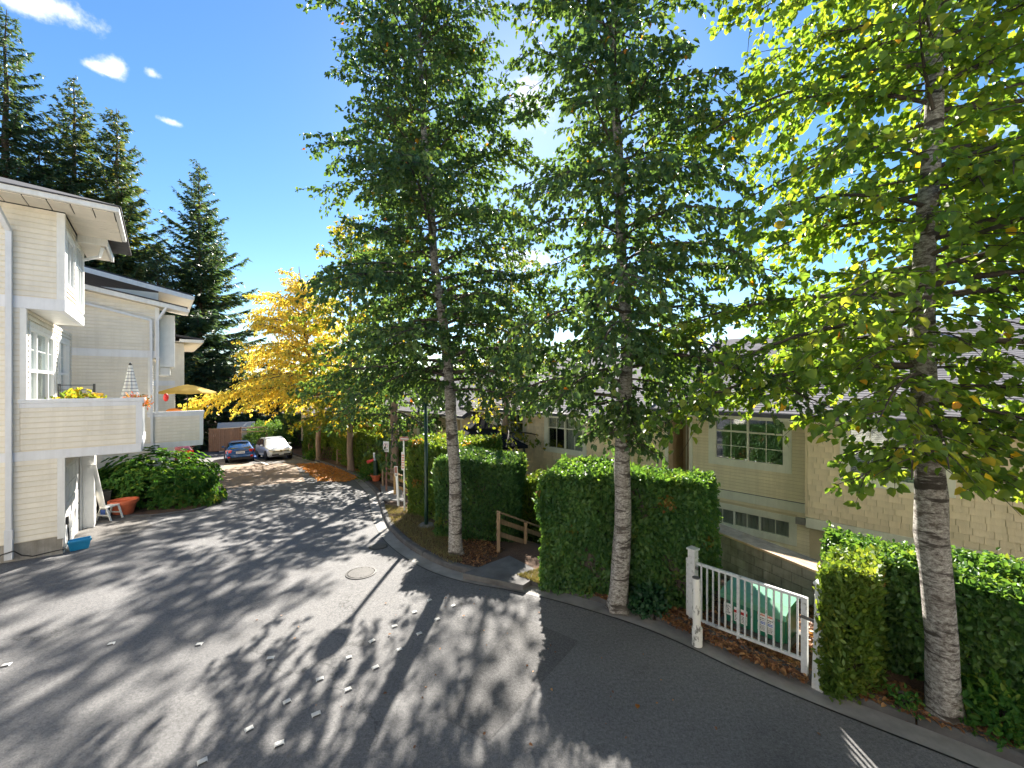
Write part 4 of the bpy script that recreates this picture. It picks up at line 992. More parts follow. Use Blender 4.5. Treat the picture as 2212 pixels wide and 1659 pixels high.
# raised road markers
mk = MB(); mk.add([(-.058,-.05,0),(.058,-.05,0),(.058,.05,0),(-.058,.05,0),(-.04,-.03,.018),(.04,-.03,.018),(.04,.03,.018),(-.04,.03,.018)], [(4,5,6,7),(0,1,5,4),(1,2,6,5),(2,3,7,6),(3,0,4,7)])
mk_me = mk.mesh('base', MATS['marker_white'])
mr_me = MB().box(-.05, .05, -.052, -.046, .003, .013).mesh('reflector', MATS['sign_black'])
mkA = [(928,1297),(895,1323),(852,1353),(804,1385),(753,1421),(691,1467),(620,1516),(538,1575),(437,1645)]
mkB = [(979,1309),(945,1338),(906,1369),(862,1404),(811,1442),(751,1490),(683,1543),(603,1607)]
mkC = [(584,1422),(430,1392),(240,1391),(13,1437)]
ords = ['first','second','third','fourth','fifth','sixth','seventh','eighth','ninth']
for row, desc, n0 in ((mkA, 'left row', 9), (mkB, 'right row', 8), (mkC, 'cross row', 4)):
    for i, (u, v) in enumerate(row):
        p = on_road(u, v, .003)
        lab = f'white raised road marker, {ords[i]} from the far end of the {desc}' if desc != 'cross row' else f'white raised road marker, {ords[i]} from the right in the row crossing to the left edge'
        o = link_mesh('road_marker', mk_me, None, p); o.rotation_euler = (0, 0, R(38 if row is not mkC else 20) + random.uniform(-.15, .15)); o.scale = (random.uniform(.8, .95), .88, .8)
        tag(o, lab, 'road marker', 'raised markers on the asphalt')
        link_mesh('reflector', mr_me, o)
def manhole(u, v, r, label):
    p = on_road(u, v, .010); h = empty('manhole_cover', p, 0, label, 'manhole'); h.rotation_euler = (math.atan(gf(p.y + .5) - gf(p.y - .5)), 0, 0)
    MB().lathe([(r, -.03), (r, .004), (r * .90, .006), (r * .88, -.01)], n=40).build('frame', MATS['cast_iron'], h)
    MB().lathe([(r * .86, -.03), (r * .86, -.004)], n=40).build('lid', MATS['cast_iron'], h)
    m = MB(); k = 9
    for i in range(-k, k + 1):
        y = i * r * .86 / (k + .5); hw = math.sqrt(max(0, (r * .84) ** 2 - y * y))
        m.box(-hw, hw, y - .009, y + .009, -.0035, .008)
        nseg = int(hw / .03)
        for q in range(-nseg, nseg + 1, 2):
            xx = q * .03 + (.03 if i % 2 else 0)
            if abs(xx) < hw - .01: m.box(xx - .006, xx + .006, y, min(y + r * .86 / (k + .5), y + .05), -.0034, .0072)
    m.build('grip_ribs', MATS['manhole_rib'], h)
manhole(780, 1238, .34, 'large round iron manhole cover on the sunlit asphalt')
manhole(817, 1181, .25, 'small round drain cover near the kerb')
# bed under the rhododendron with an edging strip
bed = [ground_at(u, v) for u, v in ((225, 1118), (330, 1116), (420, 1104), (476, 1086), (480, 1075), (440, 1062), (250, 1075), (205, 1100))]
m = MB(); n = len(bed); cx_ = sum((p for p in bed), Vector()) / n
m.add([(p.x, p.y, gf(p.y) + .05) for p in bed] + [(cx_.x, cx_.y, gf(cx_.y) + .10)] + [(p.x, p.y, gf(p.y) - .1) for p in bed], [(i, (i+1) % n, n) for i in range(n)] + [(n+1+i, n+1+(i+1) % n, (i+1) % n, i) for i in range(n)])
o = m.build('planting_bed', MATS['soil']); tag(o, kind='structure')
m = MB()
for i in range(n): a_, b_ = bed[i], bed[(i+1) % n]; m.bar((a_.x, a_.y, gf(a_.y) + .02), (b_.x, b_.y, gf(b_.y) + .02), .10, .10)
o = m.build('bed_edging', MATS['concrete_dark']); tag(o, kind='structure')
# walkway slab at the steps
vp = lambda u, v, dz=.12: (lambda p: (p.x, p.y, gf(p.y) + dz))(ground_at(u, v))
def slab_poly(name, uv, mat, dz, th=.12):
    P = [at(u, v, 1) for u, v in uv]; Q = []
    for u, v in uv:
        Y = 9.
        for _ in range(50): Y = .5*Y + .5*FPX*(EYE - gf(Y) - dz)/(v - CV)
        Q.append(((u-CU)/FPX*Y, Y, gf(Y)+dz))
    n = len(Q); m = MB(); m.add(Q + [(x, y, z - th) for x, y, z in Q], [tuple(range(n))] + [tuple(range(n, 2*n))[::-1]] + [(i, n+i, n+(i+1) % n, (i+1) % n) for i in range(n)])
    o = m.build(name, MATS[mat]); tag(o, kind='structure'); return o
slab_poly('walkway', [(1000, 1238), (1130, 1264), (1172, 1237), (1100, 1200)], 'concrete_dark', .135)
slab_poly('walkway', [(826, 1078), (872, 1082), (868, 1056), (822, 1046)], 'concrete', .135)

# ------------------------------------------------------------------ verge litter, grass, fallen leaves
def scatter(name, label, uvpoly, n, size, mat, dz=.115, flat=True, cat='leaves', width=.7, seed=1, sd_=1.):
    r = np.random.default_rng(seed); P = []
    for u, v in uvpoly: p = ground_at(u, v); P.append((p.x, p.y))
    P = np.array(P); c = P.mean(0); pts = []
    lo, hi = P.min(0), P.max(0)
    def inside(q):
        x, y = q[:, 0], q[:, 1]; res = np.zeros(len(q), bool)
        for i in range(len(P)):
            x1, y1 = P[i]; x2, y2 = P[(i+1) % len(P)]
            cnd = ((y1 > y) != (y2 > y)) & (x < (x2-x1)*(y-y1)/(y2-y1+1e-12)+x1); res ^= cnd
        return res
    while sum(map(len, pts)) < n:
        q = lo + (hi - lo) * r.random((n * 3, 2)); q = q[inside(q)]; pts.append(q)
    q = np.concatenate(pts)[:n]
    zz = np.where(kerb_dist(q[:, 0], q[:, 1]) > .16, terrain(q[:, 0], q[:, 1]) + .012, g(q[:, 1]) + dz)
    pos = np.column_stack([q, zz + r.random(n) * .012])
    if flat:
        d = np.column_stack([r.normal(0, 1, (n, 2)), r.normal(0, .15, n)]); nn = np.array([0, 0, 1.]) + r.normal(0, .35, (n, 3))
        o = leaf_obj(name, pos, d, nn, size * r.uniform(.6, 1.3, n), mat, None, None, width)
    else:
        d = np.column_stack([r.normal(0, .5, (n, 2)), np.ones(n)]); o = blade_obj(name, pos, d, r.normal(0, 1, (n, 3)), size * r.uniform(.5, 1.3, n), .006 * sd_, mat)
    tag(o, label, cat, kind='stuff'); return o
scatter('leaf_drift', 'orange drift of fallen leaves along the far kerb', [(640, 1003), (700, 1001), (748, 1018), (778, 1034), (745, 1042), (690, 1040)], 3400, .12, 'drift_leaf', .015, seed=3)
scatter('leaf_drift', 'orange fallen leaves on the verge behind the far kerb', [(735, 1003), (790, 1012), (822, 1040), (790, 1030)], 1500, .12, 'drift_leaf', seed=4)
scatter('leaf_litter', 'brown leaf litter below the white gate', [(1380, 1315), (1510, 1335), (1640, 1395), (1760, 1470), (1740, 1490), (1640, 1452), (1460, 1365)], 2600, .075, 'litter', seed=5)
scatter('leaf_litter', 'dead leaves round the green transformer box', [(1520, 1330), (1600, 1262), (1765, 1320), (1760, 1440), (1700, 1410)], 1500, .08, 'litter', seed=6)
scatter('leaf_litter', 'brown needles and bark at the foot of the nearest tree', [(1800, 1500), (1930, 1490), (2200, 1600), (2200, 1640), (2050, 1590)], 2200, .07, 'litter', seed=7)
scatter('leaf_litter', 'reddish bark litter by the tree at the steps', [(930, 1150), (1000, 1150), (1090, 1195), (1040, 1235), (1000, 1230)], 2000, .055, 'litter', seed=8)
scatter('leaf_litter', 'dry leaves under the leaning tree', [(1190, 1265), (1300, 1290), (1420, 1330), (1450, 1345), (1300, 1303)], 1400, .07, 'litter', seed=9)
scatter('dry_grass', 'yellowing dry grass on the verge round the lamp post', [(830, 1098), (900, 1108), (960, 1160), (1000, 1225), (975, 1230), (905, 1190), (846, 1140)], 9500, .07, 'dry_grass', flat=False, cat='grass', seed=10)
scatter('dry_grass', 'patch of sunlit yellow grass beside the walkway', [(1115, 1255), (1165, 1240), (1215, 1262), (1240, 1285), (1160, 1272)], 5000, .06, 'dry_grass', flat=False, cat='grass', seed=11)
scatter('stray_leaves', 'few stray brown leaves scattered over the near asphalt', [(500, 1350), (1000, 1260), (1500, 1420), (1900, 1640), (700, 1640)], 46, .045, 'litter', .006, seed=12)
lf = on_road(1377, 1532, .006)
o = leaf_obj('fallen_leaf', np.zeros((1, 3)), np.array([[.3, 1., .05]]), np.array([[0, .1, 1.]]), np.array([.09]), 'dry_leaf', None, np.array([.3])); o.location = lf; tag(o, 'single orange leaf lying on the dark asphalt', 'leaf')

# ------------------------------------------------------------------ hedges on the right
def xy(u, v, dz=.1):
    Y = 9.
    for _ in range(60): Y = .5*Y + .5*FPX*(EYE - gf(Y) - dz)/(v - CV)
    return np.array([(u-CU)/FPX*Y, Y])
hedge('hedge', 'broad ivy-leaved hedge behind the leaning tree, between steps and gate', [(.62, 8.5), (3.62, 7.55), (4.35, 8.65), (1.25, 10.1)], 2.42, .092, 'hedge_leaf', 2600, .05, 'clipped hedges', seed=2, bulge=.09)
hedge('hedge', 'dark cedar hedge behind the tree at the steps, lamp post beside it', [(-2.25, 11.7), (.0, 11.2), (.4, 12.7), (-1.7, 13.3)], 2.12, .12, 'hedge_cedar_dark', 1500, -.3, 'clipped hedges', spray=True, seed=3)
hedge('hedge', 'tall cedar hedge behind the lamp post and white sign post', [(-3.75, 14.4), (-2.2, 13.4), (-.4, 15.2), (-2.4, 16.9)], 2.25, .12, 'hedge_cedar', 1400, -.5, 'clipped hedges', spray=True, seed=4)
hedge('hedge', 'short block of sunlit cedar hedge, corner by the white gate post', [xy(1782, 1500), xy(1892, 1508), xy(1900, 1418), xy(1795, 1400)], 1.74, .09, 'hedge_cedar', 4200, .05, 'clipped hedges', spray=True, seed=5, bulge=.04)
hedge('hedge', 'low dark laurel hedge behind the nearest tree trunk', [xy(1905, 1440), (8.2, 3.75), (9.3, 4.6), (5.9, 7.6)], 1.62, .085, 'hedge_leaf', 2600, .05, 'clipped hedges', seed=6)
far = [([(-12.0, 28.3), (-5.9, 20.8), (-4.9, 21.8), (-10.8, 29.2)], 1.25, 'long cedar hedge with a tree trunk in front, beyond the no-parking sign'),
       ([(-14.2, 31.5), (-12.4, 29.4), (-11.0, 30.6), (-12.8, 32.8)], 1.2, 'cedar hedge block right of the straight wooden trunk'),
       ([(-17.0, 34.6), (-15.1, 32.6), (-13.7, 33.8), (-15.6, 36)], 1.15, 'cedar hedge block left of the straight wooden trunk'),
       ([(-19.5, 37.6), (-17.8, 35.7), (-16.5, 37), (-18.3, 39)], 1.1, 'farthest cedar hedge block beside the silver car')]
for i, (f, zt, lab) in enumerate(far):
    hedge('hedge', lab, f, zt, .17, 'hedge_cedar', 500, gf(f[0][1]), 'clipped hedges', spray=True, seed=10 + i, bulge=.05)
hedge('hedge', 'low hedge with feathery edges glowing behind the wooden stair rail', [(.2, 12.4), (1.3, 11.6), (2.0, 13), (.9, 13.8)], 1.35, .10, 'hedge_cedar', 1500, -1.4, 'clipped hedges', spray=True, seed=20)

def bush(name, label, c, rx, ry, rz, n, leaf, mat, seed=1, cat='shrub', group=None, stems=8, flat_bottom=True, width=.45, whorl=False, rot=0., squarish=1.):
    """shrub: stems from the ground into an uneven dome of leaves (whorls for rhododendron)"""
    r = np.random.default_rng(seed); root = empty(name, c, rot, label, cat, group)
    limbs, P, D, N, S = [], [], [], [], []
    k = n // (9 if whorl else 6)
    v = unit(r.normal(0, 1, (k, 3))); v[:, 2] = np.abs(v[:, 2]) * .9 - .15
    v = np.sign(v) * np.abs(unit(v)) ** squarish
    rad = (r.random((k, 1)) ** .28)
    lump = 1 + .12 * np.sin(v[:, :1] * 7 + seed) * np.sin(v[:, 1:2] * 6) + .08 * np.sin(v[:, 2:3] * 11 + seed)
    T = v * rad * lump * np.array([rx, ry, rz]) + np.array([0, 0, rz * .28])
    T[:, 2] = np.maximum(T[:, 2], .05)
    for i in range(stems):
        a = r.random() * 6.28; b0 = np.array([math.cos(a) * rx * .45 * r.random(), math.sin(a) * ry * .4 * r.random(), -.1]); e = T[r.integers(0, k)] * .8
        s = np.linspace(0, 1, 6)[:, None]; limbs.append((b0 * (1 - s) + e * s + np.array([0, 0, .15]) * np.sin(s * 3) + r.normal(0, .03, (6, 3)), np.linspace(.035, .008, 6)))
    V, F = tubes_arrays(limbs, 6); np_mesh('stems', V, F, MATS['bark_dark'], root, smooth=True)
    m = 9 if whorl else 6
    out_ = unit(T / np.array([rx, ry, rz]))
    for j in range(m):
        if whorl:
            a = 2 * np.pi * j / m + r.random(k); side = unit(np.cross(out_, r.normal(0, 1, (k, 3)))); s2 = np.cross(out_, side)
            d = side * np.cos(a)[:, None] + s2 * np.sin(a)[:, None] + out_ * .35 + np.array([0, 0, -.1]); nn = out_ + .35 * r.normal(0, 1, (k, 3)) + np.array([0, 0, .4]); pos = T
        else:
            d = out_ * .5 + r.normal(0, .7, (k, 3)); nn = out_ + r.normal(0, .5, (k, 3)); pos = T + r.normal(0, .05, (k, 3))
        P.append(pos); D.append(d); N.append(nn); S.append(leaf * r.uniform(.65, 1.2, k))
    o = leaf_obj('foliage', np.concatenate(P), np.concatenate(D), np.concatenate(N), np.concatenate(S), mat, root, None, width); o['kind'] = 'stuff'
    return root
pb = ground_at(345, 1096)
bush('rhododendron', 'large glossy rhododendron bush in the bed under the balcony', (pb.x - .35, pb.y + .3, pb.z), 2.2, 1.15, 1.62, 17000, .17, 'rhodo_leaf', 3, stems=16, whorl=True, rot=.28, squarish=.8, width=.42)
p = ground_at(430, 1090); bush('ground_shrub', 'low clump of small leaves at the tip of the planting bed', (p.x, p.y, p.z + .04), .75, .45, .32, 2600, .06, 'hedge_cedar', 5, stems=4)
p = xy(1400, 1322); bush('ivy', 'round clump of dark ivy at the foot of the hedge', (p[0], p[1], .10), .28, .22, .36, 900, .085, 'ivy_leaf', 6, stems=4, width=.9, cat='plant')
p = xy(1215, 1268); bush('ivy', 'low ivy creeping along the hedge foot by the walkway', (p[0] + .3, p[1] + .15, .10), .6, .25, .28, 1100, .075, 'ivy_leaf', 7, stems=4, width=.9, cat='plant')
p = xy(2150, 1600); bush('fern', 'green fern clump at the lower right corner', (p[0] + .35, p[1] + .25, .08), .55, .45, .38, 1800, .10, 'rhodo_leaf', 8, stems=4, width=.5, cat='plant')
p = xy(1955, 1530); bush('weed', 'small green weed beside the nearest trunk', (p[0], p[1], .09), .16, .14, .18, 130, .07, 'rhodo_leaf', 9, stems=3, width=.6, cat='plant')
p = ground_at(664, 1000); bush('ground_shrub', 'leafy clump at the foot of the straight wooden trunk', (-15.2, 31.5, gf(31.5) + .1), 1.0, .7, .6, 1400, .16, 'rhodo_leaf', 10, stems=4)
p = ground_at(800, 1035); bush('ground_shrub', 'small dark shrub by the terracotta pot on the verge', (-7.6, 21.6, gf(21.6) + .05), .7, .4, .75, 1300, .10, 'rhodo_leaf', 11, stems=4)
bush('clipped_bush', 'round clipped bush behind the parked cars', (-23.4, 38.5, gf(38)), 2.0, 1.7, 2.3, 12000, .14, 'hedge_leaf', 12, stems=6, squarish=.9)

# ------------------------------------------------------------------ trees
def vtrunk(pts, Ys):
    out_ = []
    for (u, v), Y in zip(pts, Ys): p = at(u, v, Y); out_.append((p.x, p.y, p.z))
    return out_
b1 = xy(985, 1197); Y = b1[1]
T1 = [(b1[0], b1[1], gf(b1[1]) + .06)] + vtrunk([(976, 870), (936, 530), (905, 120)], [Y, Y + .05, Y + .1]); T1 += [(T1[-1][0] - .25, T1[-1][1] + .1, T1[-1][2] + 4.2)]
b2 = xy(1335, 1310); Y2 = b2[1]
T2 = [(b2[0], b2[1], .06)] + vtrunk([(1348, 980), (1352, 700), (1332, 300), (1325, 0)], [Y2, Y2, Y2 + .1, Y2 + .1]); T2 += [(T2[-1][0] - .1, T2[-1][1], T2[-1][2] + 4.0)]
b3 = xy(2040, 1545); Y3 = b3[1]
T3 = [(b3[0], b3[1], .06)] + vtrunk([(2012, 1100), (1992, 800), (2005, 400), (2022, 0)], [Y3, Y3 + .05, Y3 + .1, Y3 + .1]); T3 += [(T3[-1][0] + .1, T3[-1][1], T3[-1][2] + 4.5)]
def el(lo, hi): return lambda f: lo + (hi - lo) * f
def crown_base(cx, cy, zmin, r_in, zin):        # pruned crown: nothing hangs below zmin except close to the trunk
    def f(p): r_ = np.hypot(p[:, 0] - cx, p[:, 1] - cy); return (p[:, 2] > zmin + .12 * np.sin(p[:, 0] * 3 + p[:, 1] * 2)) | ((r_ < r_in) & (p[:, 2] > zin))
    return f
broadleaf('street_tree', 'tall narrow street tree beside the steps, left of the three', T1, [.17, .135, .10, .055, .015], 4.2, 15.8, 144,
          lambda f, a: (3.3 * (1 - .22 * f) if f < .72 else 2.7 * (1 - (f - .72) / .28) + .3), .116, 'leaf_street', 'bark_pale', el(.15, .85), twigs=15, per=20, droop=.36, group='street trees along the kerb', seed=11, singles=300, clear=crown_base(b1[0], b1[1], 3.45, .8, 3.0))
broadleaf('street_tree', 'leaning street tree with pale flaking bark, middle of the three', T2, [.175, .14, .11, .08, .055, .012], 3.9, 13.8, 116,
          lambda f, a: ((2.45 + .5 * max(0, .3 - f) / .3) * (1 - .15 * f) if f < .75 else 2.1 * (1 - (f - .75) / .25) + .3), .118, 'leaf_street', 'bark_pale', el(.05, .8), twigs=15, per=20, droop=.42, group='street trees along the kerb', seed=12, singles=300, clear=crown_base(b2[0], b2[1], 3.75, .95, 2.75), skirt=(26, 3.15, 4.0, .75))
broadleaf('street_tree', 'nearest street tree with thick pale trunk at the right edge', T3, [.165, .145, .125, .10, .08, .015], 3.85, 13.8, 138,
          lambda f, a: ((3.1 + .5 * max(0, .3 - f) / .3) * (1 - .1 * f) if f < .8 else 2.7 * (1 - (f - .8) / .2) + .3) * (1 - .38 * max(0, math.cos(a + 2.2))), .116, 'leaf_near', 'bark_pale', el(.02, .75), twigs=15, per=18, droop=.32, group='street trees along the kerb', seed=13, width=.95, singles=300, clear=crown_base(b3[0], b3[1], 3.65, 1.75, 2.8), skirt=(12, 3.2, 3.9, 1.4))
# golden tree with its straight pale trunk, and smaller neighbours
pg = np.array([-14.9, 31.0])
TG = [(pg[0], pg[1], gf(31) + .05), (pg[0] + .05, pg[1], 3.0), (pg[0] - .6, pg[1] - .4, 7.0), (pg[0] - 1.2, pg[1] - .6, 13.2)]
broadleaf('golden_tree', 'golden yellow autumn tree leaning over the road behind the balcony', TG, [.19, .15, .11, .02], 4.2, 13.0, 84,
          lambda f, a: 6.4 * (1 - .62 * f) * (.85 + .36 * max(0, -math.cos(a - .2))), .23, 'leaf_gold', 'bark_brown', el(.2, 1.0), twigs=14, per=8, droop=.34, seed=21, prim_r=.045, width=.5, hang=.8)
p7 = np.array([-10.1, 25.3])
broadleaf('roadside_tree', 'tree with grey trunk in front of the long hedge', [(p7[0], p7[1], gf(25.3) + .06), (p7[0] - .15, p7[1], 2.6), (p7[0] - .1, p7[1], 6.5), (p7[0], p7[1], 14.9)], [.20, .16, .10, .02], 3.0, 14.8, 74,
          lambda f, a: 3.8 * (1 - .45 * f), .22, 'leaf_greengold', 'bark_brown', el(.15, .9), twigs=11, per=8, droop=.35, seed=22)
broadleaf('roadside_tree', 'tree trunk standing behind the hedge left of the white sign post', [(-6.1, 20.9, gf(21) - .5), (-6.1, 20.9, 2.9), (-5.9, 21, 6.5), (-5.6, 21, 16)], [.22, .18, .11, .02], 3.4, 15.8, 80,
          lambda f, a: 3.7 * (1 - .45 * f), .20, 'leaf_street', 'bark_brown', el(.15, .9), twigs=11, per=8, droop=.35, seed=23)
broadleaf('garden_tree', 'lighter green garden tree behind the dark cedar hedge, between two street trees', [(-.3, 18.6, -1.6), (-.3, 18.6, 3.0), (-.1, 18.7, 7), (.1, 18.7, 11.6)], [.17, .13, .09, .02], 3.6, 11.4, 46,
          lambda f, a: 2.9 * (1 - .45 * f), .17, 'leaf_greengold', 'bark_brown', el(.2, .9), twigs=9, per=6.5, droop=.3, seed=24)
# trees beyond the row houses on the right
bgt = [(1130, 640, 30, 3.6, 'leaf_greengold', 'yellow-green tree rising behind the far row houses'), (1270, 660, 34, 4.2, 'bg_leaf', 'green tree behind the roofs between the two middle street trees'),
       (1480, 650, 33, 4.0, 'bg_leaf', 'dark tree behind the roofs right of the leaning street tree'), (1680, 620, 30, 4.2, 'bg_leaf', 'broad tree behind the stepped roof'),
       (1900, 600, 27, 4.0, 'bg_leaf', 'tree behind the roof at the right, seen through leaves'), (2160, 560, 25, 4.0, 'bg_leaf', 'tree behind the roofs in the right corner'), (1010, 700, 40, 4.0, 'bg_leaf', 'far tree behind the left street tree trunk')]
for i, (u, v, Yd, rr_, mt, lab) in enumerate(bgt):
    p = at(u, v, Yd); zt = p.z
    broadleaf('background_tree', lab, [(p.x, Yd, -2.5), (p.x, Yd, 2), (p.x + .2, Yd, zt - .5)], [.3, .22, .03], .6, zt - .3, 34, (lambda q: lambda f, a: q * (1 - .6 * f))(rr_), .42, mt, 'bark_dark', el(.1, .9), twigs=11, per=6.5, droop=.25, group='trees behind the row houses', seed=40 + i, sides=8)
# conifers behind the left houses
con = [(12, 20, 36, 7.5, 'needle_blue', 'dark conifer cut by the left edge, tallest of all'), (160, 168, 40, 7.6, 'needle', 'tall conifer with leaning top behind the near roof'), (252, 235, 41, 7.0, 'needle', 'conifer directly right of the leaning-top conifer'),
       (430, 352, 45, 7.2, 'needle_blue', 'pointed blue-green conifer standing alone against the sky'), (340, 560, 40, 5.5, 'needle', 'shorter conifer filling the gap beside the lone pointed one'), (85, 300, 38, 6.5, 'needle_blue', 'conifer behind the near roof by the left edge')]
for i, (u, v, Yd, rr_, mt, lab) in enumerate(con):
    p = at(u, v, Yd); conifer('conifer', lab, (p.x, Yd, -2.2), p.z + 2.2, rr_ * 1.2, mt, 60 + i, dens=1.25)
for i, (u, v, Yd, rr_, lab) in enumerate([(505, 735, 43, 4.6, 'drooping dark conifer behind the yellow parasol'), (600, 800, 46, 4.5, 'dark conifer beyond the end of the street'), (655, 790, 50, 5, 'dark evergreen behind the farthest hedge')]):
    p = at(u, v, Yd); conifer('conifer', lab, (p.x, Yd, -2.2), p.z + 2.2, rr_, 'needle_blue', 80 + i, group='evergreens at the end of the street', whorls=22, z0=.04, dens=1.2)
# ------------------------------------------------------------------ white gate, bollard, transformer, retaining wall
gl_ = Vector((3.30, 7.30, .10)); gr_ = Vector((4.36, 5.76, .06)); gd = (gr_ - gl_); gl_len = gd.length; gdn = gd.normalized()
h = empty('gate', gl_, math.atan2(gdn.y, gdn.x), 'white metal gate panel with upright bars in front of the green box', 'gate')
L = gl_len - .16
def railz(x, a, b_): return a + (b_ - a) * x / L
m = MB(); m.bar((.06, 0, 1.02), (L, 0, 1.12), .055, .045); m.build('top_rail', MATS['gate_paint'], h, bevel=.006)
m = MB(); m.bar((.06, 0, .02), (L, 0, .22), .05, .045); m.build('bottom_rail', MATS['gate_paint'], h, bevel=.006)
nb = 15
for i in range(nb):
    x = .14 + (L - .22) * i / (nb - 1); w_ = .045 if i == 6 else .024
    MB().box(x - w_/2, x + w_/2, -.012, .012, railz(x, .04, .24) if i != 6 else -.12, railz(x, 1.0, 1.10)).build('bar', MATS['gate_paint'], h)
MB().box(L - .03, L + .05, -.03, .03, -.02, 1.14).build('end_stile', MATS['gate_paint'], h, bevel=.005)
MB().box(-.14, -.085, -.03, .03, -.02, 1.06).build('end_stile', MATS['gate_paint'], h, bevel=.005)
for z in (.25, .92): MB().box(-.10, .10, -.045, -.03, z, z + .05).build('hinge', MATS['concrete_dark'], h)
MB().box(L - .02, L + .14, -.05, -.03, .84, .88).build('latch', MATS['concrete_dark'], h)
def gpost(loc, ht, label, tilt=0):
    o = empty('gate_post', loc, math.atan2(gdn.y, gdn.x), label, 'post', 'white gate posts'); o.rotation_euler[1] = tilt
    MB().box(-.065, .065, -.065, .065, -.15, ht).build('shaft', MATS['gate_paint'], o, bevel=.008)
    MB().box(-.085, .085, -.085, .085, ht, ht + .035).build('cap', MATS['gate_paint'], o, bevel=.008)
    MB().box(-.07, .07, -.07, .07, ht - .16, ht - .145).build('collar', MATS['gate_paint'], o)
    return o
gpost(gl_ + gdn * -.02, 1.24, 'square white gate post beside the broad hedge')
gpost(gr_ + gdn * .02, 1.44, 'square white gate post against the sunlit hedge block', .03)
p = ground_at(1506, 1394)
h = empty('bollard', (p.x, p.y, .0), 0, 'round pole with flaking white paint in front of the gate', 'bollard')
MB().tube([(0, 0, 0), (-.02, .0, 1.12)], .062, 16).build('shaft', MATS['flaking_paint'], h, smooth=False)
MB().tube([(0, 0, -.05), (0, 0, .30)], .082, 16).build('sleeve', MATS['flaking_paint'], h)
MB().tube([(-.02, 0, 1.12), (-.02, 0, 1.135)], .058, 16).build('cap', MATS['concrete_dark'], h)
# transformer cabinet
tl = Vector((3.74, 7.15, .1)); td_ = Vector((.645, -.764, 0)); tang = math.atan2(td_.y, td_.x)
h = empty('transformer_box', tl, tang, 'green metal transformer box with warning labels behind the white gate', 'utility box')
W, Dp, Ht = .95, .62, .62
MB().box(-.06, W + .06, -.06, Dp + .06, -.1, .05).build('pad', MATS['concrete_dark'], h)
MB().tube([(W * .5, -.012, .12), (W * .5, -.03, .12)], .02, 10).build('padlock', MATS['chrome'], h)
for q in (.08, .87): MB().box(q * W / .95 - .02, q * W / .95 + .02, -.008, 0, Ht - .2, Ht - .14).build('hinge', MATS['concrete_dark'], h)
MB().box(0, W, .10, Dp, .05, Ht).build('tank', MATS['transformer_green'], h, bevel=.015)
MB().box(.02, W - .02, .0, .098, .08, Ht - .10).build('door', MATS['transformer_green'], h, bevel=.01)
m = MB(); m.add([(-.03, -.05, Ht - .05), (W + .03, -.05, Ht - .05), (W + .03, .15, Ht + .02), (-.03, .15, Ht + .02), (-.03, Dp + .03, Ht + .03), (W + .03, Dp + .03, Ht + .03), (-.03, -.05, Ht - .14), (W + .03, -.05, Ht - .14), (-.03, Dp + .03, Ht - .04), (W + .03, Dp + .03, Ht - .04)],
                [(0, 1, 2, 3), (3, 2, 5, 4), (6, 7, 1, 0), (4, 5, 9, 8), (1, 7, 9, 5, 2), (0, 3, 4, 8, 6), (6, 8, 9, 7)])
m.build('lid', MATS['transformer_lid'], h)
# warning label: orange header, white field, blue bar, rows of small lettering strokes
def strokes(m, x0, x1, z, hgt, n, y, seed):
    r_ = random.Random(seed); x = x0
    while x < x1:
        wd = r_.uniform(.008, .02); m.box(x, min(x + wd, x1), y - .0008, y, z, z + hgt); x += wd + .007
def label(parent, x, z, w_, ht, y, scheme):
    lb = MB().box(x, x + w_, y - .003, y, z, z + ht).build('warning_label', MATS['sign_white'], parent)
    yy = y - .0035
    if scheme == 0:
        MB().box(x, x + w_, yy - .001, yy, z + ht * .80, z + ht).build('header', MATS['sign_orange'], lb)
        MB().box(x, x + w_, yy - .001, yy, z + ht * .38, z + ht * .50).build('bar', MATS['sign_blue'], lb)
        m = MB(); strokes(m, x + .02, x + w_ - .02, z + ht * .85, ht * .08, 9, yy - .0015, 3); strokes(m, x + .02, x + w_ - .02, z + ht * .42, ht * .045, 9, yy - .0015, 8); m.build('lettering', MATS['sign_white'], lb)
        m = MB()
        for q in range(5): strokes(m, x + .012, x + w_ - .015, z + ht * (.05 + .06 * q), ht * .03, 9, yy, 4 + q)
        strokes(m, x + .015, x + w_ - .02, z + ht * .64, ht * .05, 9, yy, 11); strokes(m, x + .015, x + w_ - .05, z + ht * .55, ht * .04, 9, yy, 12)
        m.build('lettering', MATS['sign_black'], lb)
    elif scheme == 1:
        MB().box(x, x + w_, yy - .001, yy, z + ht * .62, z + ht * .82).build('header', MATS['sign_red'], lb)
        m = MB(); [strokes(m, x + .012, x + w_ - .012, z + ht * (.08 + .1 * q), ht * .05, 6, yy, 20 + q) for q in range(5)]; m.build('lettering', MATS['sign_black'], lb)
    else:                                    # black pictogram: a ring with a bolt and a falling stroke figure
        m = MB(); cx0, cz0, r0 = x + w_ * .5, z + ht * .5, min(w_, ht) * .40
        for q in range(20):
            a0, a1 = 2*math.pi*q/20, 2*math.pi*(q+1)/20
            m.bar((cx0 + r0*math.cos(a0), yy, cz0 + r0*math.sin(a0)), (cx0 + r0*math.cos(a1), yy, cz0 + r0*math.sin(a1)), .012, .002)
        m.bar((cx0 - .03, yy, cz0 + .05), (cx0 + .01, yy, cz0), .014, .002); m.bar((cx0 + .01, yy, cz0), (cx0 - .015, yy, cz0 - .01), .014, .002); m.bar((cx0 - .015, yy, cz0 - .01), (cx0 + .03, yy, cz0 - .06), .014, .002)
        m.build('pictogram', MATS['sign_black'], lb)
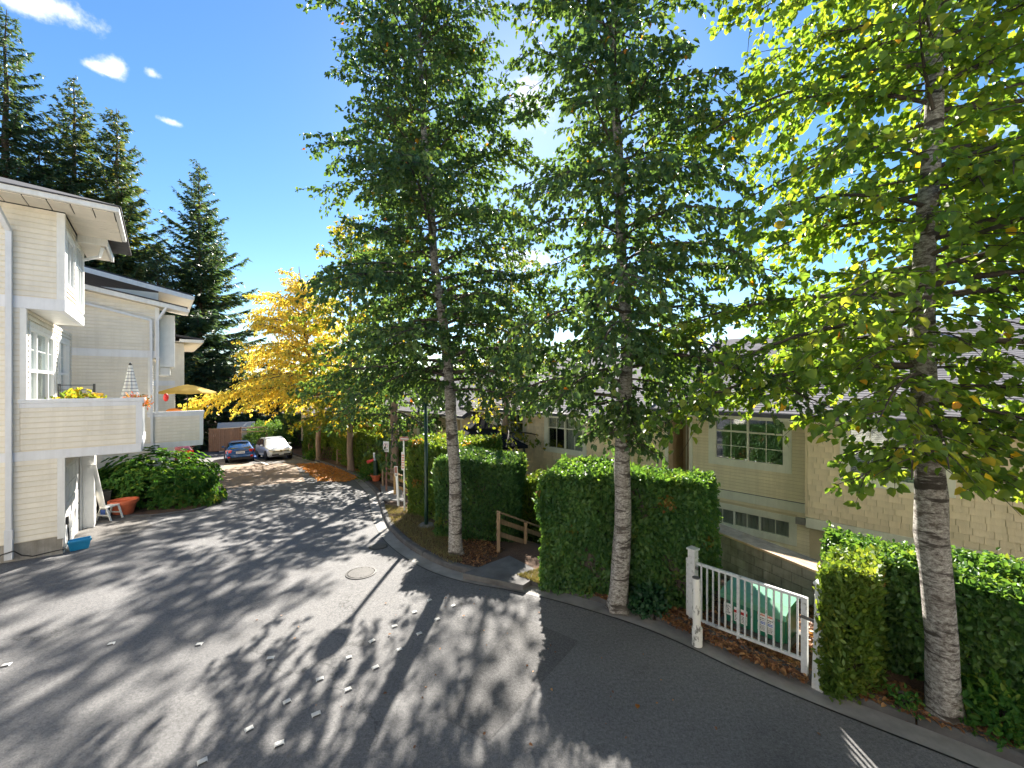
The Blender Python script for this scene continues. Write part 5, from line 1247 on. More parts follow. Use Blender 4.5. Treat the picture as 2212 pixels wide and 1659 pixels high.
label(h, .56, .16, .24, .32, -.001, 0); label(h, .02, .20, .15, .20, -.001, 2); label(h, .19, .14, .10, .24, -.001, 1); label(h, .30, .14, .10, .24, -.001, 1)
# retaining wall of concrete blocks with a plank cap
wa, wb = Vector((4.78, 10.1, 0)), Vector((6.05, 6.95, 0)); wd_ = (wb - wa); wl = wd_.length; wn_ = wd_.normalized(); out2 = Vector((wn_.y, -wn_.x, 0))
if out2.x > 0: out2 = -out2
h = empty('retaining_wall', wa, 0, 'grey concrete block wall with a plank cap behind the green box', 'wall')
fr_ = ((0, 0, 0), (wn_.x, wn_.y, 0), (out2.x, out2.y, 0))
MB().fbox(fr_, 0, wl, -.22, -.012, -1.2, .78).build('core', MATS['concrete_dark'], h)
for j in range(5):
    x = 0 if j % 2 == 0 else -.2
    while x < wl - .02:
        xa, xb = max(x, 0), min(x + .392, wl)
        if xb - xa > .05: MB().fbox(fr_, xa + .004, xb - .004, -.012, .012 + random.uniform(-.003, .003), -.20 + j * .196, -.20 + j * .196 + .188).build('block', MATS['block'], h, bevel=.006)
        x += .40
for j in range(3): MB().fbox(fr_, -.06, wl + .05, .07 - (j + 1) * .175 + .004, .07 - j * .175, .785, .835 + random.uniform(-.003, .004)).build('cap_plank', MATS['wood_cap'], h, bevel=.005)
# ------------------------------------------------------------------ wooden stair rails
def stair_rail(label, a, b, zdrop, hgt=.95, posts=3, mat='wood_weathered', mid=True, second=None):
    a = Vector(a); b = Vector(b); h = empty('stair_rail', a, 0, label, 'railing', 'wooden stair rails'); d = b - a
    for i in range(posts):
        t_ = i / (posts - 1); p = d * t_; p.z = -zdrop * t_
        MB().box(p.x - .045, p.x + .045, p.y - .045, p.y + .045, p.z - .5, p.z + hgt).build('post', MATS[mat], h, bevel=.006)
    e = d.copy(); e.z = -zdrop
    MB().bar((0, 0, hgt + .02), tuple(e * 1.15 + Vector((0, 0, hgt + .02))), .14, .045).build('hand_rail', MATS[mat], h)
    nn = Vector((-d.y, d.x, 0)).normalized() * .06
    for zz in ((.78, .42) if mid else (.75,)):
        MB().bar(tuple(nn + Vector((0, 0, zz * hgt))), tuple(nn + e * 1.15 + Vector((0, 0, zz * hgt))), .035, .12).build('rail_board', MATS[mat], h)
    return h
stair_rail('wooden stair rail descending between the two big hedges', (-.35, 10.45, .06), (1.1, 11.9, 0), 1.0)
stair_rail('second wooden stair rail at the bottom of the near steps', (.95, 9.75, -.25), (2.2, 12.0, 0), .7, posts=3)
stair_rail('wooden stair rail behind the no-parking sign', (-6.35, 19.8, gf(19.8) + .1), (-4.4, 20.9, 0), 1.2)
stair_rail('wooden stair rail beside the short white post', (-5.15, 17.7, gf(17.7) + .1), (-3.3, 18.3, 0), 1.0, mat='wood_new')
stair_rail('far wooden stair rail right of the straight wooden trunk', (-12.5, 28.8, gf(28.8) + .1), (-11, 30, 0), 1.0)
stair_rail('farthest wooden stair rail beside the silver car', (-17.6, 34.9, gf(35) + .1), (-16.0, 36.2, 0), 1.0)
# steps below the first rail
h = empty('steps', (.4, 10.4, 0), R(45), 'dark timber steps going down between the hedges', 'steps')
for i in range(5): MB().box(i * .32, i * .32 + .30, -.75, .75, -.14 - i * .17, -.06 - i * .17).build('tread', MATS['wood_dark'], h)
# ------------------------------------------------------------------ signs and lamp post
p = ground_at(834, 1067)
h = empty('parking_sign', (p.x, p.y, p.z + .1), R(-16), 'white no-parking sign with red circle on a brown post', 'sign')
MB().box(-.035, .035, 0, .05, -.1, 2.25).build('post', MATS['rust_post'], h)
s = MB().box(-.15, .15, -.012, -.002, 1.82, 2.30).build('sign_plate', MATS['sign_white'], h, bevel=.003)
m = MB()
for q in range(28):
    a0, a1 = 2*math.pi*q/28, 2*math.pi*(q+1)/28; m.bar((.105*math.cos(a0), -.014, 2.13 + .105*math.sin(a0)), (.105*math.cos(a1), -.014, 2.13 + .105*math.sin(a1)), .022, .003)
m.bar((-.074, -.0142, 2.204), (.074, -.0142, 2.056), .022, .003); m.build('ring', MATS['sign_red'], s)
m = MB(); m.bar((-.03, -.0136, 2.06), (-.03, -.0136, 2.20), .026, .002); m.bar((-.03, -.0136, 2.19), (.035, -.0136, 2.19), .02, .002); m.bar((.035, -.0136, 2.19), (.035, -.0136, 2.13), .02, .002); m.bar((.035, -.0136, 2.135), (-.03, -.0136, 2.135), .02, .002)
for q in range(6): m.box(-.11 + q * .038, -.085 + q * .038, -.0145, -.0135, 1.92, 1.955)
for q in range(5): m.box(-.09 + q * .038, -.065 + q * .038, -.0145, -.0135, 1.86, 1.895)
m.build('lettering', MATS['sign_black'], s)
p = ground_at(861, 1099)
h = empty('sign_post', (p.x, p.y, p.z + .08), R(-12), 'short white post leaning left with a small maroon sign', 'sign'); h.rotation_euler[1] = R(-3.5)
MB().box(-.045, .045, -.03, .03, -.1, 1.55).build('post', MATS['white_vinyl'], h, bevel=.006)
s = MB().box(-.07, .07, -.045, -.032, 1.18, 1.56).build('sign_plate', MATS['sign_white'], h)
m = MB(); m.box(-.058, .058, -.0475, -.0455, 1.31, 1.545); m.build('panel', MATS['sign_brown'], s)
m = MB(); strokes(m, -.05, .05, 1.20, .03, 5, -.046, 3); strokes(m, -.05, .05, 1.25, .03, 5, -.046, 5); m.build('lettering', MATS['sign_black'], s)
p = ground_at(874, 1112)
h = empty('street_sign', (p.x, p.y, p.z + .08), R(-12), 'tall thin white pole with a red-brown blade sign on top', 'sign')
MB().tube([(0, 0, -.1), (-.03, 0, 2.62)], .032, 10).build('post', MATS['white_vinyl'], h)
m = MB(); m.box(-.20, .22, -.012, .012, 2.60, 2.76); s = m.build('blade', MATS['sign_brown'], h, bevel=.004)
m = MB(); strokes(m, -.15, .17, 2.66, .045, 7, -.0135, 6); m.build('lettering', MATS['sign_white'], s)
m = MB(); m.box(-.10, .02, -.05, -.035, 1.55, 2.20); s = m.build('side_plate', MATS['sign_white'], h)
m = MB()
for q in range(6): strokes(m, -.09, .01, 1.62 + q * .09, .045, 4, -.0515, 30 + q)
m.build('lettering', MATS['sign_orange'], s)
p = ground_at(921, 1143)
h = empty('lamp_post', (p.x, p.y, p.z + .08), R(0), 'dark green lamp post on a round concrete footing', 'lamp post')
MB().lathe([(.26, -.1), (.26, .05), (.22, .08), (.06, .08)], n=24).build('footing', MATS['concrete'], h)
MB().tube([(0, 0, .05), (0, 0, .6), (-.02, 0, 4.0)], [.065, .058, .05], 14).build('post', MATS['green_metal'], h, smooth=True)
m = MB(); m.tube([(-.02, 0, 3.75), (.05, 0, 3.95), (.13, 0, 4.15)], .025, 8); m.tube([(-.02, 0, 3.75), (-.09, 0, 3.95), (-.17, 0, 4.15)], .025, 8); m.tube([(-.30, 0, 4.16), (.22, 0, 4.16)], .02, 8); m.build('bracket', MATS['green_metal'], h)
MB().lathe([(.08, 0), (.20, .02), (.24, .20), (.20, .36), (.10, .46), (.02, .5)], c=(-.02, 0, 4.18), n=18).build('lantern', MATS['green_metal'], h)
# potted ornament on the verge
p = ground_at(812, 1043)
h = empty('planter', (p.x, p.y, p.z + .10), 0, 'terracotta pot holding a dark post with a red flag, on the verge', 'planter')
MB().lathe([(.16, 0), (.25, .27), (.28, .28), (.28, .34), (.22, .34), (.20, .28)], n=20).build('pot', MATS['terracotta'], h, smooth=False)
MB().tube([(0, 0, .2), (-.03, 0, 1.1)], [.13, .10], 12).build('post', MATS['green_metal'], h)
MB().tube([(-.05, 0, 1.05), (-.10, 0, 1.48)], [.06, .05], 10).build('cap', MATS['metal_pipe'], h)
MB().add([(-.10, -.03, 1.2), (-.48, -.05, 1.08), (-.42, -.06, .92), (-.12, -.03, 1.05), (-.10, -.01, 1.2), (-.48, -.03, 1.08), (-.42, -.04, .92), (-.12, -.01, 1.05)], [(0,1,2,3),(7,6,5,4),(0,4,5,1),(1,5,6,2),(2,6,7,3),(3,7,4,0)]).build('flag', MATS['red_plastic'], h)
# fallen lattice panel leaning on the straight trunk
h = empty('lattice_panel', (-14.35, 30.2, gf(30) + .1), R(30), 'dark broken lattice leaning at the foot of the straight trunk', 'lattice')
for i in range(5): MB().bar((i * .16, 0, 0), (i * .16 + .25, .15, 1.0), .05, .02).build('slat', MATS['wood_dark'], h)
for i in range(4): MB().bar((0 + i * .05, -.02 + i * .03, .1 + i * .22), (.75 + i * .05, -.02 + i * .03, .1 + i * .22), .05, .02).build('slat', MATS['wood_dark'], h)
# gazebo roof behind the hedge
pz = at(1022, 905, 17.0)
h = empty('gazebo', (pz.x + .3, 17.2, -1.4), R(20), 'black pointed gazebo roof showing above the cedar hedge', 'gazebo')
zt = pz.z + 1.4
m = MB(); 
for (r0, za, r1, zb) in ((1.55, zt - 1.0, .45, zt - .38), (.58, zt - .36, .02, zt)):
    m.add([(-r0, -r0, za), (r0, -r0, za), (r0, r0, za), (-r0, r0, za), (-r1, -r1, zb), (r1, -r1, zb), (r1, r1, zb), (-r1, r1, zb), (-r0, -r0, za - .12), (r0, -r0, za - .12), (r0, r0, za - .12), (-r0, r0, za - .12)],
          [(0,1,5,4),(1,2,6,5),(2,3,7,6),(3,0,4,7),(4,5,6,7),(8,9,1,0),(9,10,2,1),(10,11,3,2),(11,8,0,3)])
m.build('canopy', MATS['canopy_black'], h)
for sx in (-1, 1):
    for sy in (-1, 1): MB().box(sx*1.42-.04, sx*1.42+.04, sy*1.42-.04, sy*1.42+.04, -.5, zt - 1.05).build('leg', MATS['dark_metal'], h)

# ------------------------------------------------------------------ things by the left garage and on the balconies
HX, HY = Vector((.753, .658, 0)), Vector((-.658, .753, 0))
def hp(o, x, y, z): v = Vector(o) + HX * x + HY * y; return Vector((v.x, v.y, o[2] + z))
C1, C2 = (-11.8, 10.6, 0), (-15.1, 17.2, -.8)
p = ground_at(163, 1189)
h = empty('recycling_box', (p.x, p.y + .1, p.z + .004), HROT + .1, 'open blue plastic recycling box by the garage corner', 'box')
m = MB(); m.add([(-.17,-.11,0),(.17,-.11,0),(.17,.11,0),(-.17,.11,0),(-.22,-.15,.26),(.22,-.15,.26),(.22,.15,.26),(-.22,.15,.26),(-.20,-.13,.26),(.20,-.13,.26),(.20,.13,.26),(-.20,.13,.26),(-.16,-.10,.02),(.16,-.10,.02),(.16,.10,.02),(-.16,.10,.02)],
                [(0,3,2,1),(0,1,5,4),(1,2,6,5),(2,3,7,6),(3,0,4,7),(4,5,9,8),(5,6,10,9),(6,7,11,10),(7,4,8,11),(8,9,13,12),(9,10,14,13),(10,11,15,14),(11,8,12,15),(12,13,14,15)]); m.build('body', MATS['blue_plastic'], h)
MB().box(-.235, .235, -.165, -.15, .22, .27).build('rim', MATS['blue_plastic'], h)
p = ground_at(237, 1122)
h = empty('step_stool', (p.x, p.y, p.z + .004), HROT - .75, 'white plastic step stool with an A-shaped side, by the garage', 'stool')
m = MB()
for y in (-.20, .20):
    m.bar((-.26, y, 0), (-.10, y, .46), .05, .035); m.bar((.26, y, 0), (.10, y, .46), .05, .035); m.bar((-.19, y, .2), (.19, y, .2), .03, .04)
m.build('side_frame', MATS['white_plastic'], h)
MB().box(-.14, .14, -.22, .22, .44, .49).build('top_step', MATS['white_plastic'], h, bevel=.01); MB().box(-.32, -.12, -.20, .20, .20, .235).build('low_step', MATS['white_plastic'], h, bevel=.01)
MB().box(-.08, .08, -.235, -.222, .24, .40).build('panel', MATS['plate_blue'], h)
p = ground_at(267, 1113)
h = empty('plant_pot', (p.x, p.y, p.z + .004), 0, 'large terracotta pot in front of the rhododendron', 'pot')
MB().lathe([(.25, 0), (.37, .46), (.42, .47), (.42, .56), (.37, .56), (.34, .48), (.2, .44)], n=28).build('body', MATS['terracotta'], h)
p = ground_at(203, 1118)
h = empty('wheelie_bin', (p.x - .1, p.y + .35, p.z), HROT, 'black bin tucked behind the leaning white boards', 'bin')
m = MB(); m.add([(-.2,-.2,0),(.2,-.2,0),(.2,.2,0),(-.2,.2,0),(-.27,-.27,.8),(.27,-.27,.8),(.27,.27,.8),(-.27,.27,.8)], [(0,3,2,1),(4,5,6,7),(0,1,5,4),(1,2,6,5),(2,3,7,6),(3,0,4,7)]); m.build('body', MATS['black_rubber'], h)
MB().box(-.29, .29, -.29, .29, .80, .86).build('lid', MATS['black_rubber'], h, bevel=.02)
for i, (du, lab) in enumerate(((0, 'long white board leaning on the garage return wall'), (9, 'second white board leaning beside the first'))):
    a_ = ground_at(226 + du * .4, 1119); b_ = hp(C1, .20 + i * .06, 2.93 - i * .02, 1.75)
    m = MB(); m.bar((0, 0, .01), (b_.x - a_.x + .06 * i, b_.y - a_.y, b_.z - a_.z), .10, .025); o = m.build('leaning_board', MATS['white_paint'], None, loc=a_); tag(o, lab, 'board', 'white boards by the garage')
# balcony one: folded striped parasol, plants, stand
def parasol_folded():
    b = hp(C1, 1.18, 2.4, 2.605); h = empty('folded_parasol', b, 0, 'folded parasol with black and white stripes on the near balcony', 'parasol')
    MB().tube([(0, 0, 0), (0, 0, 2.45)], .02, 10).build('pole', MATS['white_vinyl'], h); MB().lathe([(.22, 0), (.22, .06), (.05, .09)], n=20).build('base', MATS['concrete_dark'], h)
    n = 16; zs_ = np.array([.95 + 1.43 * ((i + (.72 if i % 2 else 0)) / 26) for i in range(27)]); V = []; F = []
    for i, z in enumerate(zs_):
        f = (2.40 - z) / 1.45; r0 = .03 + .235 * f
        for k in range(n): a = 2*math.pi*k/n; r1 = r0 * (1 + .16 * math.cos(k * math.pi)); V.append((r1*math.cos(a), r1*math.sin(a), z))
    for par, nm, mt in ((0, 'white_stripes', 'sign_white'), (1, 'black_stripes', 'sign_black')):
        FF = []
        for i in range(26):
            blk = (i % 2 == 1)
            if blk == bool(par): FF += [(i*n+k, i*n+(k+1) % n, (i+1)*n+(k+1) % n, (i+1)*n+k) for k in range(n)]
        m = MB(); m.v = V; m.f = FF; m.build(nm, MATS[mt], h)
    # black stripes are narrower cords; a cap on top
    MB().lathe([(.05, 2.36), (.03, 2.42), (.01, 2.46)], n=10).build('cap', MATS['sign_black'], h)
parasol_folded()
b = hp(C1, .15, 1.2, 2.605); bush('potted_plant', 'leafy green potted plant behind the near balcony parapet', (b.x, b.y, b.z + .9), .55, .38, .55, 420, .18, 'leaf_greengold', 31, cat='plant', stems=5, width=.45)
m = MB(); m.lathe([(.16, 0), (.24, .9), (.20, .9)], n=16); o = m.build('planter_tub', MATS['terracotta'], None, loc=b); tag(o, 'tall planter tub under the leafy plant on the near balcony', 'pot')
b = hp(C1, 1.38, 1.0, 2.605); bush('flower_box', 'pink and yellow flowers at the outer edge of the near balcony', (b.x, b.y, b.z + 1.02), .16, .45, .34, 330, .09, 'flower', 32, cat='plant', stems=4)
b = hp(C1, -.42, 2.55, 2.605); h = empty('plant_stand', b, HROT, 'dark metal shelf stand against the near balcony wall', 'stand')
for x in (-.0, .75):
    for y in (0, .3): MB().box(x-.015, x+.015, y-.015, y+.015, 0, 1.75).build('upright', MATS['dark_metal'], h)
for z in (.5, 1.1, 1.35, 1.55, 1.7): MB().box(0, .75, -.01, .31 if z < 1.2 else .01, z, z + .02).build('shelf', MATS['dark_metal'], h)
b = hp(C1, -.15, 2.62, 2.605 + 1.12)
h = empty('teddy_bear', b, HROT, 'small brown teddy bear sitting on the balcony shelf stand', 'toy')
def ball(parent, c, r, nm, mt, sc=(1, 1, 1)):
    m = MB(); prof = [(r*math.sin(math.pi*i/10)+.0005, -r*math.cos(math.pi*i/10)) for i in range(11)]; m.lathe(prof, n=16)
    m.v = [(c[0]+x*sc[0], c[1]+y*sc[1], c[2]+z*sc[2]) for x, y, z in m.v]; return m.build(nm, MATS[mt], parent, smooth=True)
ball(h, (0, 0, .13), .12, 'body', 'teddy', (1, .9, 1.15)); ball(h, (0, -.02, .33), .095, 'head', 'teddy')
for s in (-1, 1): ball(h, (s*.075, 0, .41), .035, 'ear', 'teddy'); ball(h, (s*.12, -.05, .17), .05, 'arm', 'teddy', (.9, .9, 1.6)); ball(h, (s*.09, -.12, .04), .055, 'leg', 'teddy', (.9, 1.6, .9))
# balcony two: open yellow parasol, chair, toy
b = hp(C2, 1.05, 2.2, 2.605)
h = empty('parasol', b, .35, 'open yellow parasol on the far balcony', 'parasol')
MB().tube([(0, 0, 0), (0, 0, 2.5)], .022, 10).build('pole', MATS['dark_metal'], h); MB().lathe([(.25, 0), (.25, .06), (.05, .09)], n=20).build('base', MATS['concrete_dark'], h)
n = 8
for k in range(n):
    a0, a1 = 2*math.pi*k/n, 2*math.pi*(k+1)/n; V = []
    for i, (r0, z) in enumerate(((.02, 2.52), (.35, 2.45), (.8, 2.30), (1.18, 2.16), (1.18, 2.10))):
        for s in (0, .5, 1):
            a = a0 + (a1 - a0) * s; sag = -.03 * math.sin(s*math.pi) * r0; V.append((r0*math.cos(a)*(1-.03*math.sin(s*math.pi)), r0*math.sin(a)*(1-.03*math.sin(s*math.pi)), z + sag))
    m = MB(); m.add(V, [(i*3+j, i*3+j+1, (i+1)*3+j+1, (i+1)*3+j) for i in range(4) for j in range(2)]); m.build('canopy_panel', MATS['yellow_fabric'], h, smooth=True)
    MB().bar((0, 0, 2.1 if k % 2 else 2.1), (.75*math.cos(a0), .75*math.sin(a0), 2.29), .012, .012).build('rib', MATS['dark_metal'], h)
b = hp(C2, 1.32, 1.5, 2.605)
h = empty('yellow_chair', b, HROT + .3, 'bright yellow chair behind the far balcony parapet', 'chair')
MB().box(-.22, .22, -.2, .2, .50, .54).build('seat', MATS['yellow_plastic'], h, bevel=.01); MB().box(-.20, .20, .17, .20, .98, 1.42).build('backrest', MATS['yellow_plastic'], h, bevel=.02)
for x in (-.22, .22):
    MB().box(x-.018, x+.018, .17, .21, 0, 1.50).build('leg', MATS['yellow_plastic'], h); MB().box(x-.018, x+.018, -.2, -.16, 0, .5).build('leg', MATS['yellow_plastic'], h)
b = hp(C2, .35, .75, 2.605)
h = empty('toy_ride', b, HROT, 'orange plastic toy behind the far balcony parapet', 'toy')
MB().box(-.1, .1, -.1, .1, 0, 1.15).build('stand', MATS['dark_metal'], h)
ball(h, (.18, 0, 1.33), .18, 'body', 'orange_plastic', (1.6, .9, .7)); ball(h, (.3, -.05, 1.22), .09, 'wheel', 'yellow_plastic')
o = ball(None, (0, 0, 0), .12, 'red_lantern', 'red_plastic', (.8, .8, 1.5)); o.location = hp(C2, .25, .6, 2.605 + 1.95); tag(o, 'red paper lantern hanging beside the far balcony corner', 'lantern')
# ------------------------------------------------------------------ cars (x forward, y left, z up; origin at ground centre)
def car_mesh(st, mat, name, parent):
    """lofted body: stations (x, z_bottom, z_belt, z_top, half_bottom, half_belt, half_top)"""
    rings = []
    for (x, zb, zl, zt, hb, hl, ht) in st:
        half = [(0, zb), (hb * .86, zb), (hb, zb + .10), (hl * 1.005, zb + (zl - zb) * .45), (hl, zl - .05), (hl * .985, zl), (ht + (hl - ht) * .12, zl + (zt - zl) * .85 if zt > zl + .05 else zt - .004), (ht * .9, zt - .01 if zt > zl + .05 else zt), (0, zt + .012)]
        rings.append([(x, y, z) for y, z in half] + [(x, -y, z) for y, z in half[-2:0:-1]])
    n = len(rings[0]); m = MB(); m.v = [p for r_ in rings for p in r_]
    m.f = [(i*n+k, i*n+(k+1) % n, (i+1)*n+(k+1) % n, (i+1)*n+k) for i in range(len(rings)-1) for k in range(n)] + [tuple(range(n)), tuple((len(rings)-1)*n+k for k in range(n))[::-1]]
    o = m.build(name, MATS[mat], parent, smooth=True)
    b = o.modifiers.new('bevel', 'BEVEL'); b.width = .025; b.segments = 2; b.limit_method = 'ANGLE'; b.angle_limit = R(32)
    return o
def quad_panel(name, mat, parent, pts, off=(0, 0, 0), th=.012):
    P = [Vector(p) for p in pts]; nn = (P[1]-P[0]).cross(P[3]-P[0]).normalized() * th
    m = MB(); k = len(P); m.add([p + nn for p in P] + [p - nn for p in P], [tuple(range(k)), tuple(range(k, 2*k))[::-1]] + [(i, k+i, k+(i+1) % k, (i+1) % k) for i in range(k)])
    return m.build(name, MATS[mat], parent)
def wheels(h, xs_, y, r_):
    for x in xs_:
        for s in (-1, 1):
            w_ = empty  # wheel mesh: tyre with a rim as its own piece
            m = MB(); m.tube([(x, s*(y-.21), r_), (x, s*(y-.19), r_), (x, s*(y-.03), r_), (x, s*y, r_)], [r_*.9, r_, r_, r_*.9], 24); wo = m.build('wheel', MATS['tyre'], h)
            m = MB(); m.tube([(x, s*(y-.02), r_), (x, s*(y+.006), r_)], [r_*.62, r_*.60], 20); m.build('rim', MATS['rim'], wo)
            m = MB()
            for q in range(5): a = 2*math.pi*q/5; m.bar((x, s*(y+.012), r_), (x + r_*.55*math.cos(a), s*(y+.012), r_ + r_*.55*math.sin(a)), .05, .02)
            m.build('spokes', MATS['chrome'], wo)
def suv(loc, rz, label, paint):
    h = empty('parked_car', loc, rz, label, 'car', 'cars parked at the end of the road')
    st = [(-2.28, .42, .95, 1.00, .70, .76, .66), (-2.20, .30, 1.02, 1.10, .82, .87, .74), (-1.95, .26, 1.05, 1.52, .88, .91, .66), (-1.5, .25, 1.06, 1.66, .90, .92, .66), (-.6, .24, 1.04, 1.70, .90, .925, .67), (.1, .24, 1.02, 1.68, .90, .92, .66), (.45, .24, 1.01, 1.52, .90, .92, .70), (.95, .24, 1.00, 1.12, .90, .92, .80), (1.1, .24, .99, 1.05, .90, .915, .80), (1.7, .25, .92, .98, .88, .89, .74), (2.05, .28, .80, .88, .82, .84, .68), (2.24, .34, .66, .70, .72, .74, .60), (2.30, .40, .60, .62, .62, .64, .5)]
    car_mesh(st, paint, 'body', h)
    quad_panel('windscreen', 'car_glass', h, [(.93, -.74, 1.10), (.93, .74, 1.10), (.20, .60, 1.635), (.20, -.60, 1.635)])
    for s in (-1, 1):
        quad_panel('side_window', 'car_glass', h, [(.80, s*.905, 1.06), (.10, s*.73, 1.58), (-.55, s*.725, 1.60), (-.55, s*.915, 1.07)])
        quad_panel('side_window', 'car_glass', h, [(-.62, s*.915, 1.07), (-.62, s*.725, 1.60), (-1.55, s*.715, 1.56), (-1.75, s*.90, 1.10)])
        m = MB(); m.box(.62, .78, min(s*.93, s*1.12), max(s*.93, s*1.12), 1.06, 1.20); m.build('mirror', MATS[paint], h, bevel=.04)
        quad_panel('headlight', 'head_lamp', h, [(2.19, s*.38, .80), (2.02, s*.83, .86), (2.07, s*.82, .74), (2.22, s*.40, .70)], th=.02)
        m = MB(); m.box(2.10, 2.22, min(s*.60, s*.76), max(s*.60, s*.76), .42, .52); m.build('fog_lamp', MATS['car_trim'], h)
        for x in (1.40, -1.36): MB().tube([(x, s*.80, .36), (x, s*.922, .36)], .43, 24).build('wheel_arch', MATS['car_trim'], h)
    MB().box(2.20, 2.315, -.66, .66, .385, .50).build('lower_grille', MATS['car_trim'], h, bevel=.02)
    MB().box(2.20, 2.27, -.58, .58, .645, .70).build('upper_grille', MATS['car_trim'], h, bevel=.015)
    MB().box(2.24, 2.285, -.60, .60, .705, .73).build('grille_bar', MATS['chrome'], h)
    m = MB(); m.tube([(2.25, 0, .71), (2.295, 0, .71)], [.085, .075], 20); e = m.build('emblem', MATS['chrome'], h); e.scale = (1, 1.35, 1)
    MB().box(2.315, 2.33, -.17, .17, .42, .54).build('number_plate', MATS['plate_white'], h)
    m = MB()
    for s in (-1, 1): m.tube([(-1.7, s*.60, 1.67), (-.8, s*.62, 1.745), (.0, s*.60, 1.70)], .018, 6)
    m.build('roof_rail', MATS['chrome'], h)
    wheels(h, (1.40, -1.36), .90, .35)
    return h
def wagon(loc, rz, label, paint):
    h = empty('parked_car', loc, rz, label, 'car', 'cars parked at the end of the road')
    st = [(-2.34, .46, .70, .74, .70, .74, .64), (-2.30, .36, .90, .96, .82, .84, .70), (-2.20, .28, .98, 1.04, .86, .88, .74), (-1.75, .26, 1.00, 1.36, .89, .90, .62), (-1.2, .25, 1.00, 1.50, .90, .91, .60), (-.2, .24, .98, 1.54, .90, .915, .60), (.3, .24, .97, 1.50, .90, .91, .60), (1.15, .24, .95, 1.02, .90, .90, .76), (1.9, .26, .84, .90, .86, .86, .66), (2.25, .32, .66, .70, .76, .76, .56), (2.34, .40, .58, .60, .62, .62, .5)]
    car_mesh(st, paint, 'body', h)
    quad_panel('rear_window', 'car_glass', h, [(-2.17, .66, 1.06), (-2.17, -.66, 1.06), (-1.52, -.55, 1.435), (-1.52, .55, 1.435)])
    m = MB(); m.box(-1.62, -1.30, -.58, .58, 1.49, 1.52); m.build('spoiler', MATS['car_trim'], h, bevel=.01)
    for s in (-1, 1):
        quad_panel('side_window', 'car_glass', h, [(.95, s*.885, 1.0), (.30, s*.68, 1.42), (-.5, s*.67, 1.45), (-.5, s*.90, 1.02)])
        quad_panel('side_window', 'car_glass', h, [(-.57, s*.90, 1.02), (-.57, s*.67, 1.45), (-1.45, s*.68, 1.38), (-1.75, s*.88, 1.04)])
        quad_panel('tail_light', 'tail_red', h, [(-2.325, s*.52, .98), (-2.22, s*.885, .99), (-2.25, s*.885, .76), (-2.35, s*.56, .80)], th=.03)
        m = MB(); m.box(-2.37, -2.30, min(s*.62, s*.78), max(s*.62, s*.78), .42, .54); m.build('reflector', MATS['tail_red'], h, bevel=.01)
        m = MB(); m.box(.70, .84, min(s*.91, s*1.08), max(s*.91, s*1.08), 1.0, 1.13); m.build('mirror', MATS[paint], h, bevel=.03)
        for x in (1.38, -1.33): MB().tube([(x, s*.80, .35), (x, s*.912, .35)], .40, 24).build('wheel_arch', MATS['car_trim'], h)
    MB().box(-2.37, -2.28, -.74, .74, .24, .42).build('bumper', MATS['car_trim'], h, bevel=.03)
    pl = MB().box(-2.375, -2.35, -.27, .27, .70, .85).build('number_plate', MATS['plate_white'], h, bevel=.005)
    m = MB()
    for q in range(6): m.box(-2.378, -2.3755, -.20 + q*.068 + (.02 if q > 2 else 0), -.16 + q*.068 + (.02 if q > 2 else 0), .735, .80)
    m.build('lettering', MATS['plate_blue'], pl)
    MB().box(-2.36, -2.30, -.5, .5, .885, .915).build('tailgate_trim', MATS['chrome'], h)
    wheels(h, (1.38, -1.33), .89, .335)
    return h
sl = math.atan(.072)
def place_car(f, loc, heading, label, paint):
    rz = math.atan2(heading[1], heading[0]); h = f((0, 0, 0), rz, label, paint)
    h.location = (loc[0], loc[1], gf(loc[1]) + .005); d = Vector((heading[0], heading[1], 0)).normalized()
    h.rotation_euler = (0, math.atan(.072 * d.y), rz)
    return h
d2h = Vector((.658, -.753, 0))
c = Vector((-18.2, 31.6, 0)) - d2h * 2.3; place_car(suv, c, (.69, -.724), 'silver SUV facing the camera at the end of the road', 'car_silver')
c = Vector((-19.95, 29.9, 0)) - d2h * 2.34; place_car(wagon, c, (-.60, .80), 'dark blue wagon seen from behind, beside the silver SUV', 'car_blue')
c = Vector((-23.6, 28.4, 0)) - d2h * 2.0; place_car(wagon, c, (-.658, .753), 'dark red car mostly hidden below the far balcony', 'car_red')
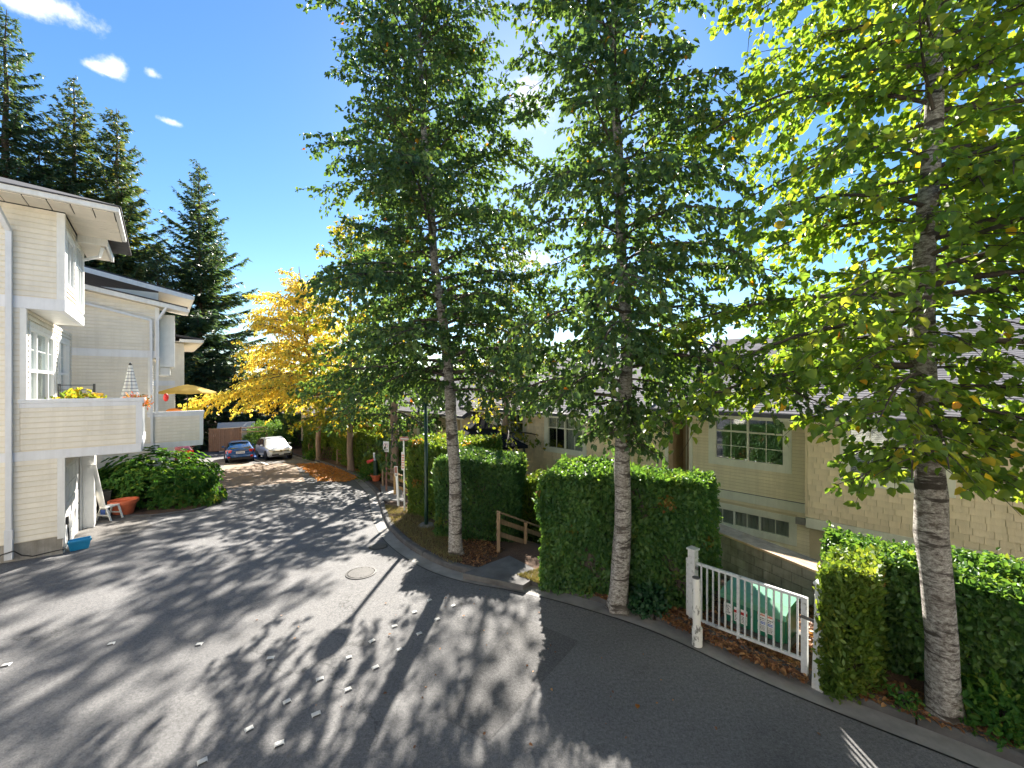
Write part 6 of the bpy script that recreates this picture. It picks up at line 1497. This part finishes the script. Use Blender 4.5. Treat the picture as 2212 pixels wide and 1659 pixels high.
# ------------------------------------------------------------------ end of the street
h = empty('board_fence', (-26.6, 35.4, gf(36) + .35), R(28), 'brown board fence with a timber frame behind the blue wagon', 'fence')
for i in range(15): MB().box(i*.15, i*.15 + .14, 0, .025, 0, 1.9 + random.uniform(-.03, .05)).build('board', MATS['wood_dark'], h)
for x in (0, 2.3, 4.3): MB().box(x - .06, x + .06, .03, .15, 0, 2.05).build('post', MATS['wood_dark'], h)
MB().box(-.06, 4.36, .03, .12, 1.88, 2.0).build('rail', MATS['wood_weathered'], h); MB().box(2.2, 4.36, .0, .03, 1.55, 1.62).build('rail', MATS['wood_weathered'], h)
h = empty('shed', (-27.0, 39.5, gf(38)), R(30), 'pale grey shed roof peeking over the board fence', 'shed')
MB().box(-1.3, 1.3, -1, 1, 0, 2.0).build('walls', MATS['far_wall'], h)
m = MB(); m.add([(-1.5, -1.2, 2.0), (1.5, -1.2, 2.0), (1.5, 1.2, 2.0), (-1.5, 1.2, 2.0), (-1.5, 0, 2.7), (1.5, 0, 2.7)], [(0, 1, 5, 4), (2, 3, 4, 5), (0, 4, 3), (1, 2, 5)]); m.build('roof', MATS['far_wall'], h)
h = empty('balcony_building', (-30.5, 56, -2.2), R(40), 'grey building with dark balcony railings far behind the golden tree', 'building')
MB().box(0, 12, 0, 6, 0, 7.5).build('wall', MATS['far_wall'], h)
for x in (1.0, 4.4, 7.8):
    for z in (.6, 3.8):
        w_ = MB().box(x, x + 2.2, -.05, .0, z, z + 2.2).build('window', MATS['far_wall_dark'], h)
        MB().box(x + .08, x + 1.05, -.07, -.05, z + .08, z + 2.1).build('pane', MATS['car_glass'], w_); MB().box(x + 1.15, x + 2.12, -.07, -.05, z + .08, z + 2.1).build('pane', MATS['car_glass'], w_)
for z in (3.2, 6.2):
    MB().box(.3, 11.5, -1.6, 0, z - .2, z).build('balcony', MATS['far_wall'], h)
    m = MB()
    for i in range(46): m.box(.3 + i*.245, .34 + i*.245, -1.6, -1.56, z, z + 1.05)
    m.box(.3, 11.5, -1.62, -1.54, z + 1.03, z + 1.1); m.build('railing', MATS['lattice'], h)
for x in (.5, 5.8, 11.2): MB().box(x, x + .15, -1.6, -1.45, 0, 7.2).build('column', MATS['far_wall'], h)
MB().box(-.6, 12.6, -1.9, 6.5, 7.5, 7.8).build('roof', MATS['roof_dark'], h)
hedge('hedge', 'dark hedge closing the end of the street behind the SUV', [(-24.5, 41.5), (-15, 41.5), (-15, 43), (-24.5, 43)], .9, .22, 'hedge_cedar_dark', 260, gf(40), 'clipped hedges', spray=True, seed=33)
